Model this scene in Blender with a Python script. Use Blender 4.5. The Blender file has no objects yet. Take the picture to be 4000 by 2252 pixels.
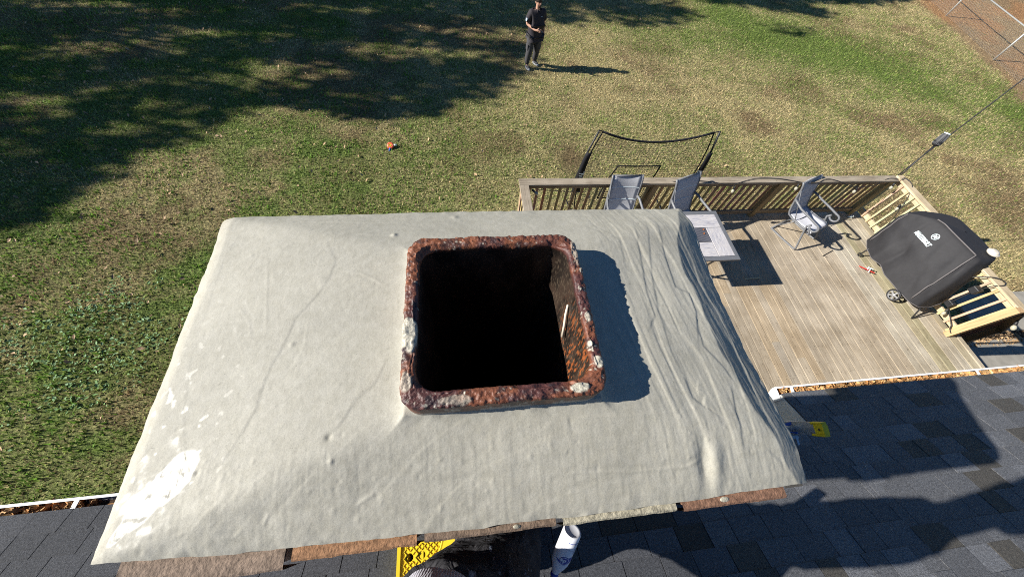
import bpy, math, random
import numpy as np
from mathutils import Vector, Matrix, Euler
R_ = random.Random(7)
RS = np.random.RandomState(11)
sc = bpy.context.scene
COL = sc.collection
PI = math.pi

# ------------------------------------------------------------------ camera, sky, sun
H = 5.8                                   # camera above the lawn; x along the house, y away from it
def cam_matrix(a, b, c):
    ca, sa, cb, sb, cc, s_ = math.cos(a), math.sin(a), math.cos(b), math.sin(b), math.cos(c), math.sin(c)
    A = Matrix(((cc, -s_, 0), (s_, cc, 0), (0, 0, 1)))
    B = Matrix(((1, 0, 0), (0, ca, -sa), (0, sa, ca)))
    C = Matrix(((cb, -sb, 0), (sb, cb, 0), (0, 0, 1)))
    return (A @ B @ C).transposed()
cd = bpy.data.cameras.new("camera")
cam = bpy.data.objects.new("camera", cd)
COL.objects.link(cam)
cam.matrix_world = Matrix.Translation((0, 0, H)) @ cam_matrix(-0.53095377, 0.24103264, -0.1620271).to_4x4()
cd.sensor_width = 36.0
cd.lens = 1353.2 / 4000 * 36
cd.clip_start = 0.02
cd.clip_end = 600
sc.camera = cam

SUN_SLOPE = 1.76
sun_dir = Vector((-SUN_SLOPE, 0.08, 1.0)).normalized()       # towards the sun
elev = math.asin(sun_dir.z)
world = bpy.data.worlds.new("World")
sc.world = world
world.use_nodes = True
wn = world.node_tree
sky = wn.nodes.new('ShaderNodeTexSky')
sky.sky_type = 'NISHITA'
sky.sun_disc = False
sky.sun_elevation = elev
sky.sun_rotation = math.radians(270)
sky.dust_density = 0.0
sky.ozone_density = 4.0
sky.air_density = 0.8
bg = wn.nodes['Background']
hs = wn.nodes.new('ShaderNodeHueSaturation'); hs.inputs['Saturation'].default_value = 1.12; hs.inputs['Value'].default_value = 0.9
wn.links.new(sky.outputs[0], hs.inputs['Color']); wn.links.new(hs.outputs[0], bg.inputs[0])
bg.inputs[1].default_value = 0.066
sl = bpy.data.lights.new("sun", 'SUN')
sl.energy = 5.0
sl.angle = math.radians(0.5)
sl.color = (1.0, 0.955, 0.88)
so = bpy.data.objects.new("sun", sl)
COL.objects.link(so)
so.rotation_euler = sun_dir.to_track_quat('Z', 'Y').to_euler()
so.location = (-20, 0, 20)
vs = sc.view_settings
vs.view_transform = 'Standard'
vs.look = 'None'
vs.gamma = 1
vs.exposure = 0.8
vs.use_curve_mapping = False
sc.cycles.max_bounces = 6
sc.cycles.use_denoising = False
sc.cycles.filter_width = 1.0
sc.cycles.sample_clamp_indirect = 4

# ------------------------------------------------------------------ noise
def _h(ix, iy, iz, seed):
    n = (ix.astype(np.int64) * 374761393 + iy.astype(np.int64) * 668265263 + iz.astype(np.int64) * 2147483647 + seed * 1274126177) & 0xFFFFFFFF
    n = ((n ^ (n >> 13)) * 1274126177) & 0xFFFFFFFF
    n = n ^ (n >> 16)
    return (n & 0xFFFF) / 65535.0
def vnoise(x, y, z=None, seed=0):
    x = np.asarray(x, float); y = np.asarray(y, float)
    z = np.zeros_like(x) if z is None else np.asarray(z, float)
    ix, iy, iz = np.floor(x), np.floor(y), np.floor(z)
    fx, fy, fz = x - ix, y - iy, z - iz
    fx, fy, fz = [f * f * (3 - 2 * f) for f in (fx, fy, fz)]
    r = 0
    for a in (0, 1):
        for b in (0, 1):
            for c in (0, 1):
                w = (fx if a else 1 - fx) * (fy if b else 1 - fy) * (fz if c else 1 - fz)
                r = r + w * _h(ix + a, iy + b, iz + c, seed)
    return r
def fbm(x, y, z=None, o=4, seed=0, g=0.5):
    s = 0; a = 1; t = 0
    z = np.zeros_like(np.asarray(x, float)) if z is None else z
    for i in range(o):
        s = s + a * vnoise(x * 2 ** i + 17.3 * i, y * 2 ** i - 5.1 * i, z * 2 ** i, seed + i)
        t += a; a *= g
    return s / t
def sstep(a, b, x):
    t = np.clip((x - a) / (b - a), 0, 1)
    return t * t * (3 - 2 * t)

# ------------------------------------------------------------------ object helpers
def tag(o, label=None, cat=None, group=None, kind=None):
    if label: o['label'] = label
    if cat: o['category'] = cat
    if group: o['group'] = group
    if kind: o['kind'] = kind
    return o
def empty(name, loc, label, cat, group=None, rz=0.0):
    o = bpy.data.objects.new(name, None)
    COL.objects.link(o)
    o.location = loc
    o.rotation_euler = (0, 0, rz)
    o.empty_display_size = 0.1
    return tag(o, label, cat, group)
def link(name, me, parent=None, mats=()):
    o = bpy.data.objects.new(name, me)
    COL.objects.link(o)
    for m in mats: me.materials.append(m)
    if parent is not None: o.parent = parent
    return o
def mesh_np(name, V, F, mat, parent=None, smooth=False, colors=None, offset=None):
    """F: (n,3) or (n,4) array; colors: per-vertex (nv,3)"""
    V = np.asarray(V, np.float32)
    if offset is not None: V = V - np.asarray(offset, np.float32)
    F = np.asarray(F, np.int32)
    me = bpy.data.meshes.new(name)
    k = F.shape[1]
    me.vertices.add(len(V)); me.vertices.foreach_set('co', V.ravel())
    me.loops.add(F.size); me.loops.foreach_set('vertex_index', F.ravel())
    me.polygons.add(len(F))
    me.polygons.foreach_set('loop_start', np.arange(0, F.size, k, dtype=np.int32))
    me.polygons.foreach_set('loop_total', np.full(len(F), k, np.int32))
    me.polygons.foreach_set('use_smooth', np.full(len(F), smooth, bool))
    me.update(calc_edges=True)
    if colors is not None:
        at = me.color_attributes.new('col', 'FLOAT_COLOR', 'POINT')
        c = np.ones((len(V), 4), np.float32); c[:, :3] = colors
        at.data.foreach_set('color', c.ravel())
    return link(name, me, parent, [mat])
class MB:
    def __init__(s): s.v = []; s.f = []; s.c = []; s.col = (1, 1, 1)
    def add(s, vs, fs):
        n = len(s.v)
        s.v += [tuple(v) for v in vs]; s.c += [s.col] * len(vs)
        s.f += [tuple(i + n for i in f) for f in fs]
        return s
    def box(s, lo, hi, M=None):
        x0, y0, z0 = lo; x1, y1, z1 = hi
        v = [Vector(p) for p in ((x0, y0, z0), (x1, y0, z0), (x1, y1, z0), (x0, y1, z0), (x0, y0, z1), (x1, y0, z1), (x1, y1, z1), (x0, y1, z1))]
        if M is not None: v = [M @ p for p in v]
        return s.add(v, [(3, 2, 1, 0), (4, 5, 6, 7), (0, 1, 5, 4), (1, 2, 6, 5), (2, 3, 7, 6), (3, 0, 4, 7)])
    def bar(s, p, q, w, h, up=(0, 0, 1), bevel=0.0):
        """box beam p->q; w across, h along 'up'"""
        p = Vector(p); q = Vector(q); d = (q - p).normalized(); up = Vector(up)
        if abs(d.dot(up)) > 0.95: up = Vector((1, 0, 0))
        a = d.cross(up).normalized(); b = a.cross(d).normalized()
        if bevel <= 0:
            pr = [(-w / 2, -h / 2), (w / 2, -h / 2), (w / 2, h / 2), (-w / 2, h / 2)]
        else:
            e = bevel
            pr = [(-w / 2 + e, -h / 2), (w / 2 - e, -h / 2), (w / 2, -h / 2 + e), (w / 2, h / 2 - e), (w / 2 - e, h / 2), (-w / 2 + e, h / 2), (-w / 2, h / 2 - e), (-w / 2, -h / 2 + e)]
        n = len(pr)
        v = [p + a * x + b * y for x, y in pr] + [q + a * x + b * y for x, y in pr]
        return s.add(v, [tuple(range(n))[::-1], tuple(range(n, 2 * n))] + [(i, (i + 1) % n, n + (i + 1) % n, n + i) for i in range(n)])
    def tube(s, pts, r, n=8, caps=True, closed=False):
        pts = [Vector(p) for p in pts]; m = len(pts)
        rr = r if isinstance(r, (list, tuple)) else [r] * m
        ref = None; vs = []
        for i in range(m):
            a = pts[i - 1] if (i > 0 or closed) else pts[i]
            b = pts[(i + 1) % m] if (i < m - 1 or closed) else pts[i]
            d = (b - a)
            d = d.normalized() if d.length > 1e-9 else Vector((0, 0, 1))
            if ref is None:
                ref = d.orthogonal().normalized()
            ref = (ref - d * ref.dot(d))
            ref = ref.normalized() if ref.length > 1e-6 else d.orthogonal().normalized()
            e = d.cross(ref)
            for k in range(n):
                t = 2 * PI * k / n
                vs.append(pts[i] + (ref * math.cos(t) + e * math.sin(t)) * rr[i])
        fs = []
        for i in range(m if closed else m - 1):
            j = (i + 1) % m
            for k in range(n):
                k2 = (k + 1) % n
                fs.append((i * n + k, i * n + k2, j * n + k2, j * n + k))
        if caps and not closed:
            fs.append(tuple(range(n))[::-1]); fs.append(tuple(range((m - 1) * n, m * n)))
        return s.add(vs, fs)
    def lathe(s, prof, n=24, M=None):
        """prof: list of (r, z) around local z"""
        vs = []
        for r, z in prof:
            for k in range(n):
                t = 2 * PI * k / n
                p = Vector((r * math.cos(t), r * math.sin(t), z))
                vs.append(M @ p if M is not None else p)
        fs = []
        for i in range(len(prof) - 1):
            for k in range(n):
                k2 = (k + 1) % n
                fs.append((i * n + k, i * n + k2, (i + 1) * n + k2, (i + 1) * n + k))
        fs.append(tuple(range(n))[::-1]); fs.append(tuple(range((len(prof) - 1) * n, len(prof) * n)))
        return s.add(vs, fs)
    def poly(s, pts): return s.add(pts, [tuple(range(len(pts)))])
    def sheet(s, grid):
        """grid: rows of points"""
        m, n = len(grid), len(grid[0])
        return s.add([p for r in grid for p in r], [(i * n + j, i * n + j + 1, (i + 1) * n + j + 1, (i + 1) * n + j) for i in range(m - 1) for j in range(n - 1)])
    def build(s, name, mat, parent=None, local=False, smooth=False, colors=False, bevel=0.0, thick=0.0, sub=0):
        me = bpy.data.meshes.new(name)
        off = Vector((0, 0, 0))
        if parent is not None and not local:
            p = parent
            while p is not None:
                off = off + Vector(p.location); p = p.parent
        me.from_pydata([tuple(Vector(v) - off) for v in s.v], [], s.f)
        if colors:
            at = me.color_attributes.new('col', 'FLOAT_COLOR', 'POINT')
            at.data.foreach_set('color', np.array([list(c) + [1.0] for c in s.c], np.float32).ravel())
        me.update()
        if smooth:
            for p in me.polygons: p.use_smooth = True
        o = link(name, me, parent, [mat])
        if bevel > 0:
            b = o.modifiers.new('b', 'BEVEL'); b.width = bevel; b.segments = 2; b.limit_method = 'ANGLE'; b.angle_limit = math.radians(40)
        if thick: 
            b = o.modifiers.new('s', 'SOLIDIFY'); b.thickness = thick; b.offset = 0
        if sub:
            b = o.modifiers.new('d', 'SUBSURF'); b.levels = sub; b.render_levels = sub
        return o

def skin(name, nodes, edges, mat, parent, root=0, sub=2):
    """nodes: list of (x,y,z,r[,r2]) in the parent's local space"""
    me = bpy.data.meshes.new(name)
    me.from_pydata([n[:3] for n in nodes], edges, [])
    o = link(name, me, parent, [mat])
    m = o.modifiers.new('skin', 'SKIN'); m.use_smooth_shade = True; m.branch_smoothing = 0.4
    me.skin_vertices  # ensure layer exists
    sv = me.skin_vertices[0].data if len(me.skin_vertices) else None
    if sv is None:
        bpy.context.view_layer.objects.active = o
        sv = me.skin_vertices[0].data
    for i, n in enumerate(nodes):
        r = n[3]; r2 = n[4] if len(n) > 4 else r
        sv[i].radius = (r, r2)
        sv[i].use_root = (i == root)
    s = o.modifiers.new('sub', 'SUBSURF'); s.levels = sub; s.render_levels = sub
    return o

def text_mesh(txt, size, M, mat, name, parent, extrude=0.0006, sx=1.0, bold=0.0):
    cu = bpy.data.curves.new('t', 'FONT')
    cu.body = txt; cu.size = size; cu.extrude = extrude; cu.align_x = 'CENTER'; cu.align_y = 'CENTER'; cu.offset = bold
    cu.resolution_u = 3
    to = bpy.data.objects.new('t', cu); COL.objects.link(to)
    dg = bpy.context.evaluated_depsgraph_get()
    me = bpy.data.meshes.new_from_object(to.evaluated_get(dg))
    bpy.data.objects.remove(to)
    off = Vector((0, 0, 0)); p = parent
    while p is not None: off = off + Vector(p.location); p = p.parent
    me.transform(Matrix.Translation(-off) @ M @ Matrix.Diagonal((sx, 1, 1, 1)))
    me.materials.clear()
    return link(name, me, parent, [mat])

# ------------------------------------------------------------------ materials
class NT:
    def __init__(s, name, rough=0.6, spec=0.5):
        s.m = bpy.data.materials.new(name); s.m.use_nodes = True
        s.t = s.m.node_tree; s.b = s.t.nodes['Principled BSDF']
        s.b.inputs['Roughness'].default_value = rough
        s.b.inputs['Specular IOR Level'].default_value = spec
    def n(s, typ, **kw):
        x = s.t.nodes.new(typ)
        for k, v in kw.items():
            if k in ('operation', 'blend_type', 'data_type', 'attribute_name', 'feature', 'distance', 'noise_dimensions', 'wave_type', 'bands_direction', 'interpolation_type', 'invert', 'rings_direction'): setattr(x, k, v)
            else: x.inputs[k].default_value = v
        return x
    def l(s, a, b): s.t.links.new(a, b)
    def coord(s, kind='Object', scale=(1, 1, 1), rot=(0, 0, 0)):
        tc = s.t.nodes.new('ShaderNodeTexCoord'); mp = s.t.nodes.new('ShaderNodeMapping')
        mp.inputs['Scale'].default_value = scale; mp.inputs['Rotation'].default_value = rot
        s.l(tc.outputs[kind], mp.inputs[0]); return mp.outputs[0]
    def noise(s, co, scale, detail=4, rough=0.5, dist=0.0):
        x = s.n('ShaderNodeTexNoise', Scale=scale, Detail=detail, Roughness=rough, Distortion=dist)
        s.l(co, x.inputs['Vector']); return x.outputs['Fac']
    def ramp(s, fac, stops):
        x = s.t.nodes.new('ShaderNodeValToRGB'); e = x.color_ramp.elements
        while len(e) < len(stops): e.new(0.5)
        for i, (p, c) in enumerate(stops):
            e[i].position = p; e[i].color = (c[0], c[1], c[2], 1) if not isinstance(c, (int, float)) else (c, c, c, 1)
        s.l(fac, x.inputs[0]); return x.outputs[0]
    def mix(s, f, a, b, mode='MIX'):
        x = s.t.nodes.new('ShaderNodeMix'); x.data_type = 'RGBA'; x.blend_type = mode
        for i, v in ((0, f), (6, a), (7, b)):
            if isinstance(v, bpy.types.NodeSocket): s.l(v, x.inputs[i])
            elif i == 0: x.inputs[0].default_value = v
            else: x.inputs[i].default_value = (v[0], v[1], v[2], 1)
        return x.outputs[2]
    def attr(s, name='col'):
        x = s.t.nodes.new('ShaderNodeVertexColor'); x.layer_name = name; return x.outputs[0]
    def bump(s, h, strength=0.5, dist=0.01, prev=None):
        x = s.t.nodes.new('ShaderNodeBump'); x.inputs['Strength'].default_value = strength; x.inputs['Distance'].default_value = dist
        s.l(h, x.inputs['Height'])
        if prev is not None: s.l(prev, x.inputs['Normal'])
        s.l(x.outputs[0], s.b.inputs['Normal']); return x.outputs[0]
    def color(s, c):
        if isinstance(c, bpy.types.NodeSocket): s.l(c, s.b.inputs['Base Color'])
        else: s.b.inputs['Base Color'].default_value = (c[0], c[1], c[2], 1)
    def rough(s, c):
        if isinstance(c, bpy.types.NodeSocket): s.l(c, s.b.inputs['Roughness'])
        else: s.b.inputs['Roughness'].default_value = c
def simple(name, c, rough=0.6, spec=0.5, var=0.12, scale=30, bump=0.0, metal=0.0, bscale=None):
    m = NT(name, rough, spec)
    co = m.coord()
    f = m.noise(co, scale, 4)
    k = m.ramp(f, [(0.3, 1 - var), (0.7, 1 + var)])
    m.color(m.mix(1.0, c, k, 'MULTIPLY'))
    m.b.inputs['Metallic'].default_value = metal
    if bump: m.bump(m.noise(co, bscale or scale * 4, 3), bump, 0.003)
    return m.m
M = {}
# cement crown
m = NT('cement', 0.62, 0.45)
co = m.coord()
f1 = m.noise(co, 6, 5); f2 = m.noise(co, 60, 4); f3 = m.noise(co, 420, 3, 0.7)
c = m.ramp(f1, [(0.3, (0.345, 0.326, 0.252)), (0.5, (0.385, 0.365, 0.286)), (0.72, (0.42, 0.398, 0.315))])
c = m.mix(0.25, c, m.ramp(f2, [(0.35, 0.30), (0.65, 0.46)]), 'MIX')
c = m.mix(1.0, c, m.ramp(f3, [(0.25, 0.82), (0.6, 1.08)]), 'MULTIPLY')
c = m.mix(1.0, c, m.ramp(m.noise(co, 3.2, 6, 0.65, 0.5), [(0.3, (0.90, 0.90, 0.90)), (0.7, (1.06, 1.05, 1.03))]), 'MULTIPLY')
c = m.mix(1.0, c, m.ramp(m.noise(co, 190, 2, 0.5), [(0.24, 0.72), (0.30, 1.0)]), 'MULTIPLY')
at = m.attr('col')
c = m.mix(1.0, c, at, 'MULTIPLY')
m.color(c)
wet = m.attr('wet')
mr = m.n('ShaderNodeMapRange'); m.l(wet, mr.inputs[0]); mr.inputs[3].default_value = 0.74; mr.inputs[4].default_value = 0.20
m.rough(mr.outputs[0])
bs = m.t.nodes.new('ShaderNodeMath'); bs.operation = 'MULTIPLY_ADD'; m.l(wet, bs.inputs[0]); bs.inputs[1].default_value = -0.22; bs.inputs[2].default_value = 0.30
b1 = m.t.nodes.new('ShaderNodeBump'); b1.inputs['Distance'].default_value = 0.0012
m.l(m.noise(co, 240, 6, 0.78), b1.inputs['Height']); m.l(bs.outputs[0], b1.inputs['Strength'])
b2 = m.t.nodes.new('ShaderNodeBump'); b2.inputs['Distance'].default_value = 0.002; b2.inputs['Strength'].default_value = 0.16
co2 = m.coord(scale=(1, 0.35, 1)); m.l(m.noise(co2, 90, 3, 0.5, 0.6), b2.inputs['Height']); m.l(b1.outputs[0], b2.inputs['Normal'])
m.l(b2.outputs[0], m.b.inputs['Normal'])
M['cement'] = m.m
# generic vertex colour material
def vcol(name, rough, spec=0.5, bscale=200, bump=0.4, dist=0.002, var=0.2, vs=80, translucent=0.0):
    m = NT(name, rough, spec); co = m.coord()
    c = m.mix(1.0, m.attr('col'), m.ramp(m.noise(co, vs, 4), [(0.3, 1 - var), (0.7, 1 + var)]), 'MULTIPLY')
    m.color(c)
    if bump: m.bump(m.noise(co, bscale, 4, 0.6), bump, dist)
    return m.m
M['flue'] = vcol('flue_clay', 0.5, 0.5, 300, 0.6, 0.002, 0.35, 190)
M['brick_top'] = vcol('brick_top', 0.85, 0.3, 200, 0.7, 0.003, 0.40, 110)
# brick shaft
m = NT('brick_wall', 0.85, 0.3)
co = m.coord('Object', rot=(PI / 2, 0, 0))
bt = m.n('ShaderNodeTexBrick', Scale=1.0); m.l(co, bt.inputs['Vector'])
bt.inputs['Brick Width'].default_value = 0.213; bt.inputs['Row Height'].default_value = 0.073; bt.inputs['Mortar Size'].default_value = 0.005
bt.inputs['Color1'].default_value = (0.22, 0.075, 0.04, 1); bt.inputs['Color2'].default_value = (0.30, 0.12, 0.06, 1); bt.inputs['Mortar'].default_value = (0.4, 0.37, 0.32, 1)
c = m.mix(1.0, bt.outputs[0], m.ramp(m.noise(co, 60, 4), [(0.3, 0.75), (0.7, 1.2)]), 'MULTIPLY'); m.color(c)
m.bump(bt.outputs['Fac'], -0.6, 0.006)
M['brick'] = m.m
# shingles
m = NT('shingle', 0.85, 0.35)
co = m.coord()
g = m.noise(co, 520, 2, 0.8); g2 = m.noise(co, 130, 3, 0.6)
c = m.mix(1.0, m.attr('col'), m.ramp(g, [(0.3, 0.45), (0.5, 0.95), (0.72, 1.9)]), 'MULTIPLY')
c = m.mix(1.0, c, m.ramp(g2, [(0.32, 0.6), (0.5, 1.0), (0.70, 1.5)]), 'MULTIPLY')
m.color(c); m.rough(m.ramp(m.noise(co, 700, 2), [(0.35, 0.35), (0.5, 0.8)]))
n1 = m.bump(g, 1.0, 0.004)
m.bump(g2, 0.5, 0.004, n1)
M['shingle'] = m.m
# decking / timber, grain along Y (object space)
def timber(name, scale=(60, 3.0, 60), bump=0.4, rough=0.8, stain=True):
    m = NT(name, rough, 0.25)
    co = m.coord(scale=scale)
    gr = m.noise(co, 1.0, 6, 0.62, 0.8)
    co2 = m.coord()
    c = m.mix(1.0, m.attr('col'), m.ramp(gr, [(0.28, (0.40, 0.37, 0.34)), (0.46, (0.97, 0.96, 0.95)), (0.72, (1.3, 1.29, 1.28))]), 'MULTIPLY')
    if stain:
        c = m.mix(1.0, c, m.ramp(m.noise(co2, 2.3, 5, 0.6), [(0.32, (0.78, 0.73, 0.65)), (0.62, (1.12, 1.09, 1.03))]), 'MULTIPLY')
        k = m.ramp(m.noise(co2, 45, 3, 0.6), [(0.62, 0.0), (0.70, 1.0)])
        c = m.mix(k, c, m.mix(1.0, c, (0.5, 0.48, 0.45), 'MULTIPLY'))
    m.color(c); m.bump(gr, bump, 0.003)
    return m.m
M['deck'] = timber('weathered_decking', (110, 2.2, 110), 0.5)
M['timber_x'] = timber('timber_along_x', (3.0, 60, 60))
M['timber_z'] = timber('timber_upright', (60, 60, 3.0), stain=False)
M['white'] = simple('white_aluminium', (0.80, 0.80, 0.79), 0.35, 0.5, 0.05, 8)
M['soffit'] = simple('painted_trim', (0.62, 0.62, 0.60), 0.5, 0.4, 0.05, 8)
M['siding'] = simple('wall_paint', (0.5, 0.47, 0.42), 0.7, 0.3, 0.06, 5, 0.2)
M['frame'] = simple('grey_powder_coat', (0.155, 0.16, 0.17), 0.45, 0.5, 0.08, 40)
M['sling'] = simple('grey_sling_fabric', (0.50, 0.505, 0.525), 0.8, 0.3, 0.12, 220, 0.4, bscale=900)
M['cushion'] = simple('pale_seat_fabric', (0.62, 0.62, 0.65), 0.8, 0.3, 0.06, 60, 0.3)
M['black'] = simple('black_plastic', (0.018, 0.018, 0.02), 0.5, 0.5, 0.1, 40)
M['blackfab'] = simple('black_fabric', (0.012, 0.012, 0.016), 0.75, 0.3, 0.2, 60, 0.3)
M['cover'] = simple('grill_cover', (0.021, 0.0205, 0.023), 0.72, 0.4, 0.10, 25, 0.25, bscale=500)
M['seam'] = simple('cover_seam', (0.13, 0.12, 0.12), 0.7, 0.3, 0.1, 50)
M['print'] = simple('white_print', (0.7, 0.8, 0.82), 0.6, 0.3, 0.04, 30)
M['alu'] = simple('aluminium', (0.55, 0.56, 0.58), 0.38, 0.5, 0.06, 30, metal=0.8)
M['yellow'] = simple('yellow_plastic', (0.78, 0.56, 0.015), 0.45, 0.5, 0.05, 30)
M['blue'] = simple('blue_label', (0.02, 0.10, 0.55), 0.5, 0.4, 0.05, 30)
M['bottle'] = simple('white_bottle', (0.78, 0.79, 0.84), 0.35, 0.5, 0.02, 10)
M['navy'] = simple('navy_print', (0.012, 0.05, 0.35), 0.4, 0.5, 0.05, 20)
M['concrete'] = simple('concrete', (0.30, 0.28, 0.24), 0.9, 0.2, 0.15, 6, 0.4, bscale=150)
M['galv'] = simple('galvanised_steel', (0.42, 0.42, 0.40), 0.5, 0.5, 0.1, 30, metal=0.4)
M['bark'] = simple('bark', (0.10, 0.075, 0.055), 0.9, 0.2, 0.3, 12, 0.8)
M['leaf'] = simple('tree_leaves', (0.10, 0.085, 0.03), 0.7, 0.3, 0.35, 2)
M['skin'] = simple('skin', (0.52, 0.30, 0.21), 0.5, 0.4, 0.06, 25)
M['shirt'] = simple('dark_polo_fabric', (0.032, 0.028, 0.033), 0.8, 0.3, 0.15, 60, 0.3)
M['trouser_g'] = simple('grey_work_trousers', (0.062, 0.060, 0.064), 0.85, 0.3, 0.2, 25, 0.4)
M['hair'] = simple('dark_hair', (0.02, 0.012, 0.008), 0.6, 0.4, 0.2, 80)
M['shoe'] = simple('grey_trainers', (0.06, 0.06, 0.065), 0.7, 0.4, 0.25, 50)
M['sole'] = simple('pale_soles', (0.5, 0.5, 0.5), 0.7, 0.3, 0.1, 40)
M['patch'] = simple('pale_blue_patch', (0.45, 0.66, 0.85), 0.6, 0.3, 0.15, 90)
M['red'] = simple('red_plastic', (0.62, 0.05, 0.035), 0.5, 0.5, 0.08, 40)
M['ivory'] = simple('ivory_ceramic', (0.70, 0.62, 0.50), 0.4, 0.5, 0.04, 20)
M['toyred'] = simple('coral_plastic', (0.80, 0.13, 0.06), 0.4, 0.5, 0.04, 20)
M['toyblue'] = simple('toy_blue_plastic', (0.02, 0.13, 0.60), 0.4, 0.5, 0.04, 20)
M['toyyellow'] = simple('toy_yellow_plastic', (0.85, 0.55, 0.04), 0.4, 0.5, 0.04, 20)
M['glassbulb'] = simple('clear_bulb', (0.40, 0.38, 0.29), 0.12, 0.8, 0.02, 20)
M['grey_print'] = simple('grey_print', (0.35, 0.38, 0.5), 0.5, 0.3, 0.03, 20)
# paint-stained work trousers
m = NT('stained_trousers', 0.8, 0.3); co = m.coord()
c = m.ramp(m.noise(co, 9, 5, 0.6, 0.4), [(0.3, (0.022, 0.022, 0.027)), (0.6, (0.042, 0.041, 0.046)), (0.8, (0.07, 0.07, 0.075))])
k = m.ramp(m.noise(co, 17, 3, 0.55, 0.3), [(0.665, 0.0), (0.69, 1.0)])
c = m.mix(k, c, (0.20, 0.23, 0.30))
k = m.ramp(m.noise(co, 60, 2, 0.5), [(0.70, 0.0), (0.73, 1.0)])
c = m.mix(k, c, (0.22, 0.22, 0.23))
m.color(c)
n1 = m.bump(m.noise(co, 14, 4, 0.55, 1.2), 0.9, 0.025)
m.bump(m.noise(co, 900, 2), 0.3, 0.001, n1)
M['trouser_b'] = m.m
# ribbed jumper
m = NT('ribbed_jumper', 0.9, 0.2); co = m.coord()
w = m.n('ShaderNodeTexWave', wave_type='BANDS', bands_direction='X', Scale=42.0, Distortion=0.8); m.l(co, w.inputs['Vector'])
m.color(m.mix(1.0, (0.62, 0.62, 0.70), m.ramp(w.outputs['Fac'], [(0.0, 0.92), (1.0, 1.06)]), 'MULTIPLY')); m.bump(w.outputs['Fac'], 0.35, 0.002)
M['jumper'] = m.m
# marbled wood-look tiles
m = NT('tile', 0.35, 0.5); co = m.coord(scale=(4, 26, 4))
f = m.noise(co, 1.6, 6, 0.65, 1.3)
c = m.ramp(f, [(0.30, (0.24, 0.22, 0.25)), (0.42, (0.46, 0.45, 0.48)), (0.55, (0.58, 0.54, 0.51)), (0.62, (0.64, 0.62, 0.63)), (0.8, (0.46, 0.48, 0.54))]); m.color(c)
M['tile'] = m.m
m = NT('tile_turned', 0.35, 0.5); co = m.coord(scale=(26, 4, 4))
f = m.noise(co, 1.6, 6, 0.65, 1.3)
c = m.ramp(f, [(0.30, (0.24, 0.22, 0.25)), (0.42, (0.46, 0.45, 0.48)), (0.55, (0.58, 0.54, 0.51)), (0.62, (0.64, 0.62, 0.63)), (0.8, (0.46, 0.48, 0.54))]); m.color(c)
M['tile_y'] = m.m
m = NT('lattice_lid', 0.5, 0.5); co = m.coord(rot=(0, 0, PI / 4), scale=(1, 1, 1))
vo = m.n('ShaderNodeTexChecker', Scale=75.0); m.l(co, vo.inputs['Vector'])
m.color(m.mix(m.ramp(vo.outputs['Fac'], [(0.4, 0.0), (0.6, 1.0)]), (0.03, 0.03, 0.04), (0.19, 0.19, 0.21)))
M['lattice'] = m.m
# ground & blades
m = NT('lawn_soil', 0.95, 0.1); co = m.coord()
f = m.noise(co, 26, 5, 0.7); f2 = m.noise(co, 9, 3, 0.6)
c = m.mix(1.0, m.attr('col'), m.ramp(f, [(0.36, 0.25), (0.5, 0.85), (0.64, 1.55)]), 'MULTIPLY')
c = m.mix(1.0, c, m.ramp(f2, [(0.3, 0.75), (0.7, 1.25)]), 'MULTIPLY')
m.color(c); m.bump(f, 1.0, 0.05)
M['soil'] = m.m
m = NT('grass_blades', 0.7, 0.2)
m.color(m.attr('col'))
tl_ = m.t.nodes.new('ShaderNodeBsdfTranslucent'); mx_ = m.t.nodes.new('ShaderNodeMixShader'); mx_.inputs[0].default_value = 0.38
m.l(m.attr('col'), tl_.inputs[0]); m.l(m.b.outputs[0], mx_.inputs[1]); m.l(tl_.outputs[0], mx_.inputs[2]); m.l(mx_.outputs[0], m.t.nodes['Material Output'].inputs[0])
M['blade'] = m.m
m = NT('leaf_litter', 0.75, 0.3)
m.color(m.attr('col')); M['litter'] = m.m

# ------------------------------------------------------------------ lawn
def in_dirt(x, y):
    bx = 20.06 + (y - 10.2) * 0.245 + 0.5 * (vnoise(x * 0.7, y * 0.7, seed=40) - 0.5)
    return sstep(-0.5, 0.35, x - bx)
def lawn_cols(x, y):
    """returns green fraction, brightness, dirt mask"""
    g = fbm(x * 0.45, y * 0.6, o=4, seed=3)
    g = sstep(0.40, 0.62, g) * 0.8
    fine = fbm(x * 2.2, y * 2.8, o=3, seed=9)
    g = g * 0.7 + 0.5 * sstep(0.5, 0.72, fine)
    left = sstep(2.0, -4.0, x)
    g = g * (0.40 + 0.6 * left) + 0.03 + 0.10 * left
    # greener band crossing the far right of the yard
    d = (y - 16.2) + (x - 9.5) * 0.80
    band = np.exp(-(d / 2.4) ** 2) * sstep(6, 12, x) * (0.4 + 0.8 * fbm(x * 0.8, y * 0.8, o=3, seed=21))
    d2 = (y - 13.5) + (x - 9.0) * 0.15
    band2 = np.exp(-(d2 / 1.2) ** 2) * sstep(3, 9, x) * sstep(17, 12, x)
    g = np.clip(g + band * 0.85 + band2 * 0.4, 0, 1)
    g = np.where((x > 9.5) & (y < 7), g * 0.35, g)
    g = g * (1 - 0.85 * in_dirt(x, y))
    far = np.exp(-(((x - 2.7) / 0.45) ** 2 + ((y - 7.0) / 0.8) ** 2))
    br = np.clip(fbm(x * 0.8, y * 0.8, o=3, seed=31), 0, 1)
    return np.clip(g, 0, 1), br, in_dirt(x, y), far
gx = np.concatenate([[-200, -90, -45, -28], np.arange(-18, 34, 0.13), [45, 70, 120, 250]])
gy = np.concatenate([[-120, -60, -25, -8], np.arange(-2, 24, 0.13), [30, 45, 80, 140, 260]])
X, Y = np.meshgrid(gx, gy)
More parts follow.
